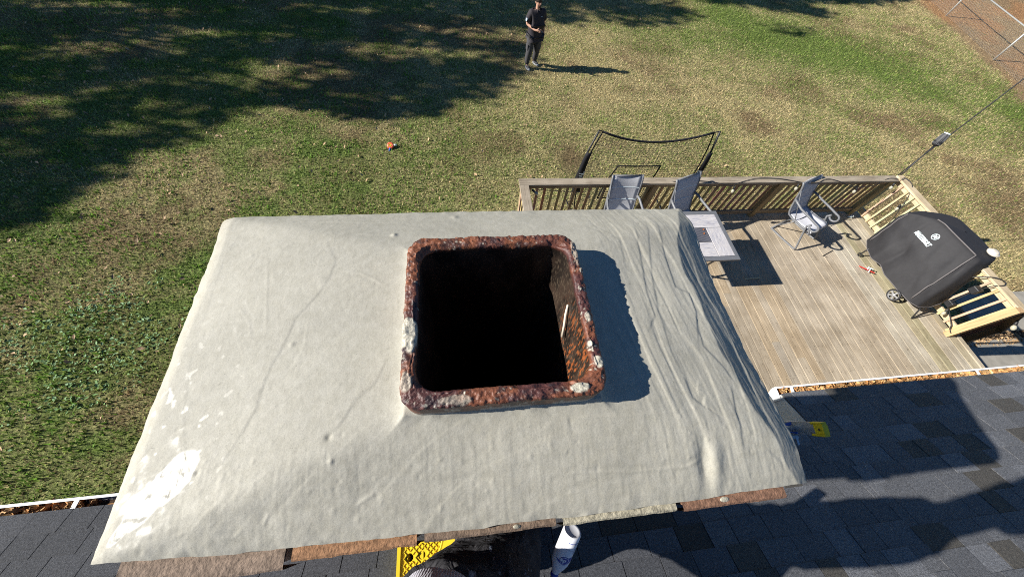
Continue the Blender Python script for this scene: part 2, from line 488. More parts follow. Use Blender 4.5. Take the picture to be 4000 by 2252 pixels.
Z = (fbm(X * 0.25, Y * 0.25, o=3, seed=5) - 0.5) * 0.10 + (fbm(X * 2.5, Y * 2.5, o=2, seed=6) - 0.5) * 0.03
Z = Z * sstep(0, 1, (np.abs(X) < 40) & (np.abs(Y) < 40)) 
Z = np.where((X > 0.5) & (X < 12.5) & (Y < 4.5), -0.03, Z)
def ground_z(x, y):
    z = (fbm(x * 0.25, y * 0.25, o=3, seed=5) - 0.5) * 0.10 + (fbm(x * 2.5, y * 2.5, o=2, seed=6) - 0.5) * 0.03
    return z
g, br, dirt, spot = lawn_cols(X, Y)
straw = np.array([0.40, 0.335, 0.165]); green = np.array([0.13, 0.20, 0.045]); brown = np.array([0.22, 0.155, 0.085]); clay = np.array([0.44, 0.235, 0.11])
def mixc(a, b, t): return a * (1 - t[..., None]) + b * t[..., None]
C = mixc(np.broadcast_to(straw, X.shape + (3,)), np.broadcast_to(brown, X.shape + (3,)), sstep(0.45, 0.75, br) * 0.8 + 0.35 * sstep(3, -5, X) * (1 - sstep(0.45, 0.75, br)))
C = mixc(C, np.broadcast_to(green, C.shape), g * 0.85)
clayc = mixc(np.broadcast_to(np.array([0.36, 0.24, 0.13]), C.shape), np.broadcast_to(clay, C.shape), sstep(0.45, 0.6, fbm(X * 0.35, Y * 0.35, o=3, seed=77)))
C = mixc(C, clayc, dirt * 0.9)
C = mixc(C, np.broadcast_to(np.array([0.12, 0.07, 0.04]), C.shape), spot * 0.8)
ny, nx = X.shape
idx = np.arange(nx * ny).reshape(ny, nx)
F = np.stack([idx[:-1, :-1], idx[:-1, 1:], idx[1:, 1:], idx[1:, :-1]], -1).reshape(-1, 4)
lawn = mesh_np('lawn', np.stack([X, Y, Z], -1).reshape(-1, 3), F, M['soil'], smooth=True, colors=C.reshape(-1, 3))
tag(lawn, kind='structure')

def blades(name, n, region, size, kindfn):
    """scatter short leaf/blade triangles; region(n)->x,y ; kindfn(x,y,rand)->(keep, colors, length scale)"""
    x, y = region(n)
    keep, col, ls = kindfn(x, y)
    x, y, col, ls = x[keep], y[keep], col[keep], ls[keep]
    n = len(x)
    a = RS.uniform(0, 2 * PI, n); lean = RS.uniform(0.25, 1.15, n); L = size * RS.uniform(0.6, 1.4, n) * ls
    w = L * RS.uniform(0.11, 0.2, n)
    dx, dy, dz = np.cos(a) * np.sin(lean), np.sin(a) * np.sin(lean), np.cos(lean)
    z0 = ground_z(x, y)
    V = np.zeros((n, 3, 3), np.float32)
    V[:, 0] = np.stack([x - np.sin(a) * w, y + np.cos(a) * w, z0 - 0.004], -1)
    V[:, 1] = np.stack([x + np.sin(a) * w, y - np.cos(a) * w, z0 - 0.004], -1)
    V[:, 2] = np.stack([x + dx * L, y + dy * L, z0 + dz * L], -1)
    return mesh_np(name, V.reshape(-1, 3), np.arange(3 * n).reshape(n, 3), M['blade'], colors=np.repeat(col, 3, axis=0))
def lawn_region(n):
    # denser close to the camera
    x = RS.uniform(-14, 30, n); y = RS.uniform(-1.0, 19.5, n)
    k = np.ones(n, bool)
    k &= x > -2.45 * (5.8) * (0.40 + 0.6 * np.clip(y, 0, 14) / 14) - 0.3
    k &= x < 4.9 * 5.8 * (0.40 + 0.6 * np.clip(y, 0, 18) / 18)
    return x[k], y[k]
def blocked(x, y):
    return ((x > 0.80) & (x < 7.72) & (y < 4.1)) | (y < -0.25) | ((x > -0.6) & (x < 0.65) & (y < 0.7)) | ((x > 7.5) & (y < 1.62))
def grass_kind(x, y):
    g, br, dirt, spot = lawn_cols(x, y)
    r = RS.rand(len(x)); r2 = RS.rand(len(x))
    isg = r < g * 0.88 + 0.04
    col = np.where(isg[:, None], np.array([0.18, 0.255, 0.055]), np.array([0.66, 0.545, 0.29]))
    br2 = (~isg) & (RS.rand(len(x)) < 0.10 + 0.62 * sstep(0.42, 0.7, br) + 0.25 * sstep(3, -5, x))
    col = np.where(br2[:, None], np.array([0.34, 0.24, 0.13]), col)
    yg = isg & (r2 < 0.25)
    col = np.where(yg[:, None], np.array([0.33, 0.42, 0.10]), col)
    col = col * RS.uniform(0.65, 1.25, (len(x), 1))
    keep = (~blocked(x, y)) & (RS.rand(len(x)) > dirt * 0.97) & (RS.rand(len(x)) > spot * 0.9)
    ls = np.where(isg, 1.15, 0.95)
    return keep, col, ls
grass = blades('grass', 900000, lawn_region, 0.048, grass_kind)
tag(grass, 'short patchy straw and green grass blades covering the lawn', 'grass', kind='stuff')
def green_kind(x, y):
    g, br, dirt, spot = lawn_cols(x, y)
    m = fbm(x * 1.3, y * 1.5, o=3, seed=55)
    keep = (~blocked(x, y)) & (m > 0.55) & (RS.rand(len(x)) < sstep(3.5, -3, x) * 0.6) & (dirt < 0.1)
    col = np.array([[0.14, 0.27, 0.035]]) * RS.uniform(0.6, 1.5, (len(x), 1))
    return keep, col, np.full(len(x), 1.25)
# taller green tufts of the left half
tufts = blades('green_tufts', 300000, lawn_region, 0.058, green_kind)
tag(tufts, 'longer bright green grass tufts on the left half of the lawn', 'grass', kind='stuff')
# broad leaved weeds in the near left lawn, and dry fallen leaves
def leaves_mesh(name, x, y, size, col, lift, mat, zbase=None, tilt=0.5):
    n = len(x)
    a = RS.uniform(0, 2 * PI, n); s = size * RS.uniform(0.6, 1.4, n); t = RS.uniform(-tilt, tilt, n); u = RS.uniform(-tilt, tilt, n)
    z0 = (ground_z(x, y) if zbase is None else zbase) + lift
    ex = np.stack([np.cos(a) * np.cos(t), np.sin(a) * np.cos(t), np.sin(t)], -1) * s[:, None]
    ey = np.stack([-np.sin(a) * np.cos(u), np.cos(a) * np.cos(u), np.sin(u)], -1) * (s * RS.uniform(0.45, 0.8, n))[:, None]
    P = np.stack([x, y, z0], -1)
    cup = np.array([0, 0, 1.0]) * (s * 0.25)[:, None]
    V = np.stack([P - ex, P - ey * 0.8 + cup * 0.4, P + ex * 0.9, P + ey * 0.8 + cup * 0.6, P + cup * -0.2], 1)
    base = np.arange(n)[:, None] * 5
    F = np.concatenate([base + np.array([[4, 0, 1]]), base + np.array([[4, 1, 2]]), base + np.array([[4, 2, 3]]), base + np.array([[4, 3, 0]])], 0)
    return mesh_np(name, V.reshape(-1, 3), F, mat, colors=np.repeat(col, 5, axis=0))
n = 9000
x = RS.uniform(-9, -2.2, n); y = RS.uniform(0.6, 6.5, n)
mk = fbm(x * 1.5, y * 1.5, o=3, seed=66) * np.exp(-(((x + 6.1) / 1.5) ** 2 + ((y - 2.6) / 1.5) ** 2))
k = mk > 0.23 + 0.14 * RS.rand(n)
x, y = x[k], y[k]
col = np.where((RS.rand(len(x)) < 0.6)[:, None], np.array([0.14, 0.25, 0.08]), np.array([0.20, 0.32, 0.15])) * RS.uniform(0.7, 1.3, (len(x), 1))
weeds = leaves_mesh('clover_weeds', x, y, 0.03, col, 0.035, M['litter'])
tag(weeds, 'patch of broad leaved green weeds in the lawn left of the chimney', 'weeds', kind='stuff')
n = 1700
x = RS.uniform(-13, 8, n); y = RS.uniform(1, 17, n)
k = (~blocked(x, y)) & (RS.rand(n) < 0.35 + 0.65 * sstep(2, -6, x))
x, y = x[k], y[k]
col = np.array([[0.42, 0.28, 0.16]]) * RS.uniform(0.5, 1.5, (len(x), 1)) * np.array([[1, 1, 1]])
lv = leaves_mesh('fallen_leaves', x, y, 0.042, col, 0.045, M['litter'], tilt=0.7)
tag(lv, 'dry pale brown leaves scattered over the lawn', 'leaves', kind='stuff')

# ------------------------------------------------------------------ chimney
ch = empty('chimney', (0, 0.25, 0), 'brick chimney with freshly trowelled grey cement crown around one square clay flue', 'chimney')
ZC = H
# crown outline (world x,y) and depth under the camera
FX0, FX1, FY0, FY1 = -0.118, 0.222, 0.118, 0.452
cBL = (-0.572, -0.039); cTL = (-0.582, 0.628); cTR = (0.596, 0.622); cBR = (0.618, -0.051)
nu, nv = 560, 330
u = np.linspace(0, 1, nu); v = np.linspace(0, 1, nv)
U, Vv = np.meshgrid(u, v)
def bil(a, b, c, d, k): return (a[k] * (1 - U) + b[k] * U) * (1 - Vv) + (d[k] * (1 - U) + c[k] * U) * Vv
CX = bil(cBL, cBR, cTR, cTL, 0); CY = bil(cBL, cBR, cTR, cTL, 1)
# ragged outline, fading inwards
def edge_n(t, s): return (fbm(t * 14, t * 0 + s, o=4, seed=s) - 0.5) * 0.007 + (fbm(t * 60, t * 0 + s, o=3, seed=s + 9) - 0.5) * 0.003
CY = CY - 0.009 * 4 * U * (1 - U) * (1 - Vv) ** 2 + 0.010 * 4 * U * (1 - U) * Vv ** 2
CX = CX + 0.012 * np.exp(-((Vv - 0.80) / 0.15) ** 2) * U ** 3
wl = np.exp(-U / 0.03); wr = np.exp(-(1 - U) / 0.03); wb = np.exp(-Vv / 0.05); wt = np.exp(-(1 - Vv) / 0.05)
CX = CX + edge_n(Vv * 0.5, 3) * wl * 0.8 + edge_n(Vv, 5) * wr * 0.8
CY = CY + edge_n(U * 0.9, 7) * wb * 0.8 + edge_n(U * 0.9, 8) * wt * 0.7
tL = (FX0 - CX) / (FX0 + 0.577); tR = 0.62 * (CX - FX1) / (0.60 - FX1); tB = (FY0 - CY) / (FY0 + 0.045 + 0.009 * 4 * U * (1 - U)); tT = (CY - FY1) / (0.628 - FY1)
st = np.stack([tL, tR, tB, tT], 0)
kk = 24.0
tm = np.log(np.exp(kk * np.clip(st, -0.5, 1.2)).sum(0)) / kk
tm = np.clip(tm, 0, 1.1)
whoL = tL >= np.max(st, 0) - 0.02
drop = 0.066 * np.where(whoL, tm ** 1.55, tm ** 1.15)
drop = 0.066 * (tm ** 1.3)
Lw = sstep(-0.06, 0.06, tL - np.max(st[1:], 0))
drop = 0.066 * (tm ** (1.3 + 0.2 * sstep(0.0, -0.3, CX)))
# steep right margin beyond a wavering ridge
ridge_y = np.array([-0.06, 0.03, 0.08, 0.14, 0.21, 0.28, 0.36, 0.40, 0.49, 0.57, 0.64]); ridge_x = np.array([0.606, 0.570, 0.548, 0.530, 0.526, 0.525, 0.522, 0.512, 0.532, 0.572, 0.612])
rx = np.interp(CY, ridge_y, ridge_x) - 0.014 + (fbm(CY * 14, CY * 0, o=3, seed=12) - 0.5) * 0.02
over = np.clip(CX - rx, 0, 1); cx0 = CX + 0.13 * CY
drop = drop + over * (0.37 + 0.10 * (fbm(CY * 18, CY * 0, o=3, seed=99) - 0.5)) + 0.0022 * np.abs(fbm(cx0 * 55, CY * 5, o=2, seed=89) - 0.5) * sstep(0, 0.02, over)
Zc = ZC - 0.624 - drop
Zc = Zc - np.clip(-0.548 - 0.012 * (fbm(CY * 12, CY * 0, o=2, seed=98)) - CX, 0, 1) * 0.16
# undulation
Zc = Zc + (fbm(CX * 5, CY * 5, o=2, seed=15) - 0.5) * 0.0030 + (fbm(CX * 16 + CY * 4, CY * 14, o=3, seed=16) - 0.5) * 0.0012
# swept trowel grooves on the right third, along y
sw = sstep(0.24, 0.36, CX)
cxx = CX + 0.13 * CY - 0.10 * (CY - 0.3) ** 2 + 0.02 * (fbm(CX * 5, CY * 5, o=2, seed=27) - 0.5)
swm = sw * sstep(-0.02, 0.10, CY + 0.03)
wrp = 0.9 * (fbm(CX * 7, CY * 3.0, o=3, seed=18) - 0.5)
def ledge(c, hard=0.12):
    f_ = c - np.floor(c); return f_ - sstep(1 - hard, 1.0, f_)
am1 = sstep(0.35, 0.65, fbm(CX * 6, CY * 3.2, o=2, seed=29)); am2 = sstep(0.40, 0.65, fbm(CX * 8, CY * 4, o=2, seed=30))
Zc = Zc + swm * (ledge(-(cxx * 19 + wrp * 2.2), 0.10) * 0.0013 * am1 + ledge(cxx * 34 + wrp * 3.0, 0.14) * 0.0009 * am2 + (fbm(CX * 14, CY * 6, o=2, seed=31) - 0.5) * 0.003)
rad_ = np.hypot(CX - 0.45, CY + 0.75); th_ = np.arctan2(CY + 0.75, CX - 0.45)
Zc = Zc + (1 - sw) * (fbm(rad_ * 75, th_ * 9, o=3, seed=91, g=0.7) - 0.5) * 0.0008 * (0.3 + fbm(CX * 6, CY * 6, o=2, seed=92))
Zc = Zc + (1 - sw) * ledge(rad_ * 11 + 0.8 * fbm(CX * 4, CY * 4, o=2, seed=96), 0.06) * 0.0005 * sstep(0.5, 0.7, fbm(CX * 5, CY * 5, o=2, seed=97))
Zc = Zc + sw * (fbm(cxx * 110, CY * 9, o=3, seed=93, g=0.7) - 0.5) * 0.0012
Zc = Zc + (fbm(CX * 130, CY * 130, o=3, seed=95, g=0.8) - 0.5) * 0.0006
sb = sstep(0.11, 0.06, CY)
Zc = Zc + sb * (fbm(CX * 95, CY * 14, o=3, seed=94, g=0.7) - 0.5) * 0.0009
Zc = Zc + sb * (fbm(CX * 22, CY * 8, o=3, seed=20) - 0.5) * 0.0014 + sb * (fbm(CX * 6, CY * 60, o=2, seed=23) - 0.5) * 0.0018
lines = [
 ([(-0.316, 0.527), (-0.296, 0.483), (-0.281, 0.455), (-0.286, 0.416), (-0.301, 0.38), (-0.34, 0.324), (-0.349, 0.276), (-0.366, 0.228), (-0.372, 0.191), (-0.374, 0.156), (-0.388, 0.117), (-0.408, 0.076), (-0.44, 0.062)], 0.0022, 0.03),
 ([(-0.163, 0.375), (-0.224, 0.416), (-0.278, 0.429)], -0.0013, 0.02), ([(-0.167, 0.521), (-0.247, 0.53), (-0.334, 0.518), (-0.377, 0.518), (-0.407, 0.505)], -0.0016, 0.02),
 ([(-0.134, 0.574), (-0.392, 0.594), (-0.507, 0.57)], -0.0014, 0.03), ([(-0.153, 0.229), (-0.166, 0.193), (-0.172, 0.18), (-0.201, 0.155), (-0.226, 0.114), (-0.246, 0.1)], 0.0024, 0.02),
 ([(-0.437, 0.489), (-0.418, 0.417), (-0.389, 0.29)], -0.0008, 0.01), ([(-0.469, 0.371), (-0.436, 0.336), (-0.415, 0.286)], -0.0008, 0.012), ([(-0.457, 0.497), (-0.482, 0.439)], -0.0007, 0.012),
 ([(-0.518, 0.571), (-0.536, 0.507), (-0.536, 0.423), (-0.531, 0.342)], 0.0010, 0.02), ([(-0.536, 0.32), (-0.522, 0.235), (-0.496, 0.146), (-0.47, 0.086), (-0.453, 0.066)], 0.0012, 0.02),
 ([(-0.399, -0.025), (-0.374, -0.025), (-0.36, -0.017)], -0.0020, 0.012), ([(-0.332, -0.017), (-0.322, 0.002)], -0.0020, 0.01), ([(-0.195, -0.002), (-0.166, 0.011)], -0.002, 0.01), ([(-0.46, -0.015), (-0.437, -0.012)], -0.002, 0.01),
 ([(-0.35, 0.042), (-0.331, 0.054)], -0.0015, 0.01), ([(-0.328, 0.215), (-0.31, 0.263), (-0.314, 0.322)], -0.0007, 0.012),
 ([(0.419, 0.548), (0.396, 0.409), (0.385, 0.336), (0.384, 0.279), (0.358, 0.244)], 0.0032, 0.02), ([(0.46, 0.562), (0.415, 0.396), (0.398, 0.29), (0.408, 0.225)], 0.0028, 0.02),
 ([(0.485, 0.562), (0.465, 0.426), (0.462, 0.35), (0.491, 0.336), (0.49, 0.29), (0.46, 0.201)], 0.0040, 0.025), ([(0.485, 0.279), (0.474, 0.21), (0.499, 0.169), (0.509, 0.135)], 0.0036, 0.02),
 ([(0.405, 0.148), (0.407, 0.108), (0.423, 0.094), (0.436, 0.114)], 0.0045, 0.02), ([(0.5, 0.127), (0.489, 0.08), (0.484, 0.039), (0.485, 0.012)], 0.0040, 0.02),
 ([(0.142, 0.009), (0.263, 0.0), (0.368, -0.003), (0.403, 0.008)], -0.0022, 0.02), ([(0.157, 0.092), (0.265, 0.087), (0.402, 0.087)], -0.0014, 0.015), ([(0.16, 0.096), (0.165, 0.064)], 0.0022, 0.008),
 ([(0.485, 0.012), (0.531, 0.011), (0.557, -0.01), (0.57, -0.044)], 0.0026, 0.02), ([(0.289, 0.537), (0.32, 0.514), (0.333, 0.472)], 0.0016, 0.02), ([(0.517, 0.471), (0.521, 0.416), (0.538, 0.37)], 0.0035, 0.02),
 ([(0.528, 0.316), (0.539, 0.237), (0.548, 0.165), (0.559, 0.104)], 0.0030, 0.015), ([(0.30, 0.56), (0.36, 0.48), (0.35, 0.38)], 0.0014, 0.02), ([(0.02, 0.56), (0.12, 0.545), (0.22, 0.56)], -0.001, 0.015)]
wob = (fbm(CX * 40, CY * 40, o=2, seed=90) - 0.5) * 0.010
for pts, amp, wd in lines:
    best = np.full(CX.shape, 9.0); sgn = np.zeros(CX.shape); tt = np.zeros(CX.shape)
    tot = len(pts) - 1
    for i in range(tot):
        ax, ay = pts[i]; bx, by = pts[i + 1]
        dx, dy = bx - ax, by - ay; L2 = dx * dx + dy * dy
        t = np.clip(((CX - ax) * dx + (CY - ay) * dy) / L2, 0, 1)
        ex, ey = CX - ax - t * dx, CY - ay - t * dy
        d = np.sqrt(ex * ex + ey * ey)
        m_ = d < best
        best = np.where(m_, d, best); sgn = np.where(m_, np.sign(dx * ey - dy * ex), sgn); tt = np.where(m_, (i + t) / tot, tt)
    sd = best * sgn + wob * 0.22
    fade = np.clip(np.minimum(tt, 1 - tt) * 6, 0.0, 1) ** 0.7
    a = abs(amp) * (0.6 if pts[0][0] < 0.2 else 0.5); ptx = pts[0][0]
    if amp > 0:   # step: ground lower on the +side (left of travel)
        a *= 0.62 if ptx < 0.1 else 1.0; h = -a * sstep(-0.003, 0.0035, sd) * np.exp(-np.clip(sd, 0, 9) / (wd * (3.5 if ptx < 0.1 else 1.0)))
    else:
        h = a * 0.6 * np.exp(-(sd / 0.0022) ** 2) - 0.3 * a * np.exp(-((sd - 0.006) / 0.004) ** 2)
    Zc = Zc + h * fade * sstep(0.16, 0.10, best)
# scoop, dabs, pinholes
Zc = Zc - 0.006 * np.exp(-(((CX - 0.405) / 0.012) ** 2 + ((CY + 0.0) / 0.035) ** 2)) + 0.005 * np.exp(-(((CX - 0.425) / 0.014) ** 2 + ((CY + 0.002) / 0.035) ** 2))
rr = np.random.RandomState(4)
for i in range(110):
    px_, py_ = rr.uniform(-0.55, 0.55), rr.uniform(-0.03, 0.6)
    if i < 90: py_ = rr.uniform(-0.03, 0.10)
    a = rr.uniform(0.0003, 0.0010) * rr.choice([-1, 1, 1]); s_ = rr.uniform(0.002, 0.0045)
    m_ = (np.abs(CX - px_) < 0.02) & (np.abs(CY - py_) < 0.02)
    Zc[m_] += a * np.exp(-((CX[m_] - px_) ** 2 + (CY[m_] - py_) ** 2) / s_ ** 2)
for px_, py_, a, s_ in [(-0.335, 0.27, 0.002, 0.005), (-0.24, 0.098, -0.003, 0.005), (-0.232, 0.062, 0.0025, 0.004), (-0.165, 0.52, 0.004, 0.006), (-0.03, 0.60, 0.003, 0.008), (-0.445, 0.068, -0.003, 0.004), (0.436, 0.545, -0.002, 0.002)]:
    Zc += a * np.exp(-((CX - px_) ** 2 + (CY - py_) ** 2) / s_ ** 2)
# cement squeezed up against the flue
collar = np.minimum(np.minimum(CX - FX0, FX1 - CX), np.minimum(CY - FY0, FY1 - CY))
Zc = Zc + 0.012 * np.exp(-np.clip(-collar, 0, 1) / 0.010) * (0.6 + 0.8 * fbm(CX * 30, CY * 30, o=2, seed=44))
Zc = Zc - (fbm(U * 60, Vv * 40, o=2, seed=45)) * 0.004 * np.maximum(np.maximum(wl, wr), np.maximum(wb, wt)) ** 2
inside = (CX > FX0 + 0.012) & (CX < FX1 - 0.012) & (CY > FY0 + 0.012) & (CY < FY1 - 0.012)
idx = np.arange(nu * nv).reshape(nv, nu)
Fq = np.stack([idx[:-1, :-1], idx[:-1, 1:], idx[1:, 1:], idx[1:, :-1]], -1).reshape(-1, 4)
ins = inside.reshape(-1)
Fq = Fq[~ins[Fq].all(1)]
P = np.stack([CX, CY, Zc], -1).reshape(-1, 3)
# skirt
ring = np.concatenate([idx[0, :], idx[1:, -1], idx[-1, -2::-1], idx[-2:0:-1, 0]])
nr = len(ring)
skp = P[ring].copy(); cen = np.array([0.02, 0.29])
t_ = np.arange(nr) / nr
skp[:, 2] -= 0.014 + 0.012 * fbm(t_ * 120, t_ * 0, o=3, seed=61)
skp[:, 0] -= np.sign(skp[:, 0] - cen[0]) * 0.006 * (np.abs(skp[:, 0] - cen[0]) > 0.55)
skp[:, 1] -= np.sign(skp[:, 1] - cen[1]) * 0.006 * (np.abs(skp[:, 1] - cen[1]) > 0.3)
skb = skp.copy(); skb[:, 0] = cen[0] + (skb[:, 0] - cen[0]) * 0.9; skb[:, 1] = cen[1] + (skb[:, 1] - cen[1]) * 0.86
n0 = len(P)
ii = np.arange(nr); jj = (ii + 1) % nr
S1 = np.stack([n0 + 2 * nr + ii, n0 + ii, n0 + jj, n0 + 2 * nr + jj], -1)
S2 = np.stack([n0 + ii, n0 + nr + ii, n0 + nr + jj, n0 + jj], -1)
Pall = np.concatenate([P, skp, skb, P[ring] - np.array([0, 0, 0.0004])])
dark = sstep(0.35, 0.75, (sw * fbm((CX + 0.1 * CY) * 30, CY * 3, o=3, seed=71)).reshape(-1))
cc = np.ones((len(Pall), 3)); 
lt = sstep(0.035, 0.0, (CX + 0.577)).reshape(-1)
cc[:n0] = 1.0 + (lt * 0.18)[:, None] * np.array([1.1, 1.0, 0.8])
cc[:n0] *= (1 - 0.10 * (fbm(CX * 3 + 5, CY * 3, o=3, seed=72).reshape(-1))[:, None])
crown = mesh_np('crown', Pall, np.concatenate([Fq, S1, S2]), M['cement'], ch, True, cc, offset=ch.location)
# damp, unset cement at the near left corner
RXr, RYr = CX * 0.8 + CY * 0.6, CY * 0.8 - CX * 0.6
wn_ = fbm(RXr * 34, RYr * 34, o=4, seed=80, g=0.6) - 0.5
core = np.maximum(1 - ((CX + 0.484) / 0.030) ** 2 - ((CY - 0.064 - 0.5 * (CX + 0.484)) / 0.030) ** 2, 1 - ((CX + 0.512) / 0.026) ** 2 - ((CY - 0.032 - 0.7 * (CX + 0.512)) / 0.024) ** 2)
core = np.maximum(core, 1 - ((CX + 0.535) / 0.018) ** 2 - ((CY - 0.004 - 0.9 * (CX + 0.535)) / 0.012) ** 2)
stk = fbm((CX * 0.55 + CY * 0.83) * 26, (CX * 0.83 - CY * 0.55) * 110, o=3, seed=87, g=0.6) - 0.5
halo = 1 - ((CX + 0.505 - 0.4 * (CY - 0.05)) / 0.075) ** 2 - ((CY - 0.05) / 0.10) ** 2
wq = np.maximum(core * 1.2 + 0.5 + wn_ * 1.6, halo * 0.3 - 0.55 + wn_ * 2.2 * (halo > 0))
wq = np.where(CY < FY0 - 1.02 * (FX0 - CX) * 0.36 - 0.012, -1, wq)
wetm = (sstep(-0.35, 0.45, wq) * sstep(0.0, 0.25, Lw)).reshape(-1)
spk = sstep(0.76, 0.80, fbm(RXr * 80, RYr * 80, o=2, seed=83)).reshape(-1) * 0.5 * sstep(-0.30, -0.5, CX).reshape(-1)
wa = crown.data.color_attributes.new('wet', 'FLOAT_COLOR', 'POINT')
wc = np.ones((len(Pall), 4), np.float32); wc[:, :3] = 0
wc[:n0, :3] = np.clip(wetm + spk, 0, 1)[:, None]
wa.data.foreach_set('color', wc.ravel())
# flue liner
na = 720
def rsq(x0, x1, y0, y1, r, n):
    """rounded rectangle points, constant parameter speed"""
    out = []
    cs = [(x1 - r, y1 - r, 0), (x0 + r, y1 - r, PI / 2), (x0 + r, y0 + r, PI), (x1 - r, y0 + r, 1.5 * PI)]
    per = n // 4; nc = per // 5
    for i, (cx_, cy_, a0) in enumerate(cs):
        for k in range(nc): a = a0 + (PI / 2) * k / nc; out.append((cx_ + r * math.cos(a), cy_ + r * math.sin(a)))
        a = a0 + PI / 2; s = (cx_ + r * math.cos(a), cy_ + r * math.sin(a))
        nx_ = cs[(i + 1) % 4]; e = (nx_[0] + r * math.cos(nx_[2]), nx_[1] + r * math.sin(nx_[2]))
        for k in range(per - nc): t = k / (per - nc); out.append((s[0] + (e[0] - s[0]) * t, s[1] + (e[1] - s[1]) * t))
    return np.array(out)
O = rsq(-0.119, 0.225, 0.116, 0.452, 0.035, na); I = rsq(-0.0945, 0.2035, 0.1435, 0.426, 0.036, na)
prof = [(0, 0.66), (0, 0.63), (0, 0.61), (0, 0.595), (0, 0.585), (0, 0.577), (0, 0.571), (0.04, 0.568)] + [(t, 0.567) for t in np.linspace(0.1, 0.9, 16)] + [(0.96, 0.568), (1, 0.572), (1, 0.578)] + [(1, d) for d in np.linspace(0.585, 0.86, 44)] + [(1, 1.0), (1, 1.3), (1, 2.0), (1, 3.4)]
t = np.array([p[0] for p in prof]); d = np.array([p[1] for p in prof])
FXg = O[None, :, 0] * (1 - t[:, None]) + I[None, :, 0] * t[:, None]; FYg = O[None, :, 1] * (1 - t[:, None]) + I[None, :, 1] * t[:, None]
FZg = np.broadcast_to(ZC - d[:, None], FXg.shape).copy()
topm = np.exp(-((d - 0.567) / 0.012) ** 2)[:, None]
n1_ = fbm(FXg * 45, FYg * 45, FZg * 45, o=5, seed=101, g=0.6) - 0.5
n2_ = fbm(FXg * 150, FYg * 150, FZg * 150, o=3, seed=102, g=0.6) - 0.5
cx_, cy_ = 0.054, 0.285
ddx, ddy = FXg - cx_, FYg - cy_; dl = np.hypot(ddx, ddy)
k_ = (n1_ * 0.004 + n2_ * 0.006) * topm
edge = np.exp(-((t - 0.5) / 0.42) ** 4)[:, None]
FXg = FXg + ddx / dl * k_; FYg = FYg + ddy / dl * k_
FZg = FZg + topm * ((n1_ * 0.006) + n2_ * 0.0055 - 0.003 * (1 - edge))
FZg = FZg - 0.006 * topm * (t > 0.7)[:, None] * sstep(0.55, 0.7, fbm(FXg * 25, FYg * 25, o=2, seed=104))
# colours
A_ = fbm(FXg * 22, FYg * 22, FZg * 22, o=4, seed=110); B_ = fbm(FXg * 70, FYg * 70, FZg * 70, o=4, seed=111, g=0.65); Cn = fbm(FXg * 190, FYg * 190, FZg * 60, o=2, seed=112)
red = np.array([0.20, 0.068, 0.030]); maroon = np.array([0.075, 0.026, 0.022]); soot = np.array([0.018, 0.014, 0.018]); mort = np.array([0.42, 0.39, 0.31]); orange = np.array([0.36, 0.10, 0.025])
FC = mixc(np.broadcast_to(maroon, FXg.shape + (3,)), np.broadcast_to(red, FXg.shape + (3,)), np.clip(sstep(0.42, 0.6, A_) * 0.8 + 0.9 * sstep(0.05, -0.10, FXg) * sstep(0.30, 0.42, FYg) + 0.35 * sstep(0.40, 0.43, FYg), 0, 1))
FC = mixc(FC, np.broadcast_to(soot, FC.shape), sstep(0.52, 0.66, B_) * 0.7)
FC = mixc(FC, np.broadcast_to(mort, FC.shape), sstep(0.69, 0.73, Cn * 0.55 + B_ * 0.5) * 0.8)
def patch(x, y, rx, ry, z=1): 
    nn = fbm(FXg * 60, FYg * 60, FZg * 60, o=3, seed=120)
    q_ = 1 - ((FXg - x) / rx) ** 2 - ((FYg - y) / ry) ** 2 + (nn - 0.5) * 1.6
    return sstep(-0.1, 0.25, q_)
isTop = (d < 0.60)[:, None] & (np.ones_like(FXg) > 0)
mp = np.maximum.reduce([patch(-0.109, 0.243, 0.018, 0.034), patch(0.215, 0.172, 0.009, 0.012), patch(0.174, 0.129, 0.015, 0.008), patch(0.208, 0.205, 0.004, 0.006), patch(0.214, 0.255, 0.006, 0.010) * 0.8, patch(0.219, 0.40, 0.008, 0.03) * 0.55, patch(-0.11, 0.16, 0.010, 0.016) * 0.6, patch(-0.03, 0.126, 0.03, 0.010) * 0.45])
FC = mixc(FC, np.broadcast_to(mort * 1.02, FC.shape), mp * isTop)
FZg = FZg + 0.0022 * mp * isTop * topm
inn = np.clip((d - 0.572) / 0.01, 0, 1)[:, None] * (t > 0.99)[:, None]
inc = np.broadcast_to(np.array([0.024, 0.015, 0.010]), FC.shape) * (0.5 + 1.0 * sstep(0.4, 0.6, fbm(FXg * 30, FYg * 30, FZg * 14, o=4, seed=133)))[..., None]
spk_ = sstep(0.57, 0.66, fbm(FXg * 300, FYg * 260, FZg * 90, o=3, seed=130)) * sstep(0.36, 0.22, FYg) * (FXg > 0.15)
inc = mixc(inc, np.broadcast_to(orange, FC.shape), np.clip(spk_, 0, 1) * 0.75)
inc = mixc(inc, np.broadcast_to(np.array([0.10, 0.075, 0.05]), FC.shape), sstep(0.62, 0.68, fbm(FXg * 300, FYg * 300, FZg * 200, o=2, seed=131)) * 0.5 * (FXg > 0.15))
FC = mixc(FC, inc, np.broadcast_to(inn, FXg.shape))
outw = ((d > 0.60) & (t < 0.01))[:, None] * np.ones_like(FXg)
FC = mixc(FC, np.broadcast_to(np.array([0.16, 0.11, 0.085]), FC.shape), outw * 0.9)
FC = mixc(FC, np.broadcast_to(np.array([0.36, 0.34, 0.29]), FC.shape), outw * sstep(0.45, 0.55, fbm(FXg * 25, FYg * 25, FZg * 90, o=3, seed=140) + (d[:, None] - 0.605) * 6))
m_, n_ = FXg.shape
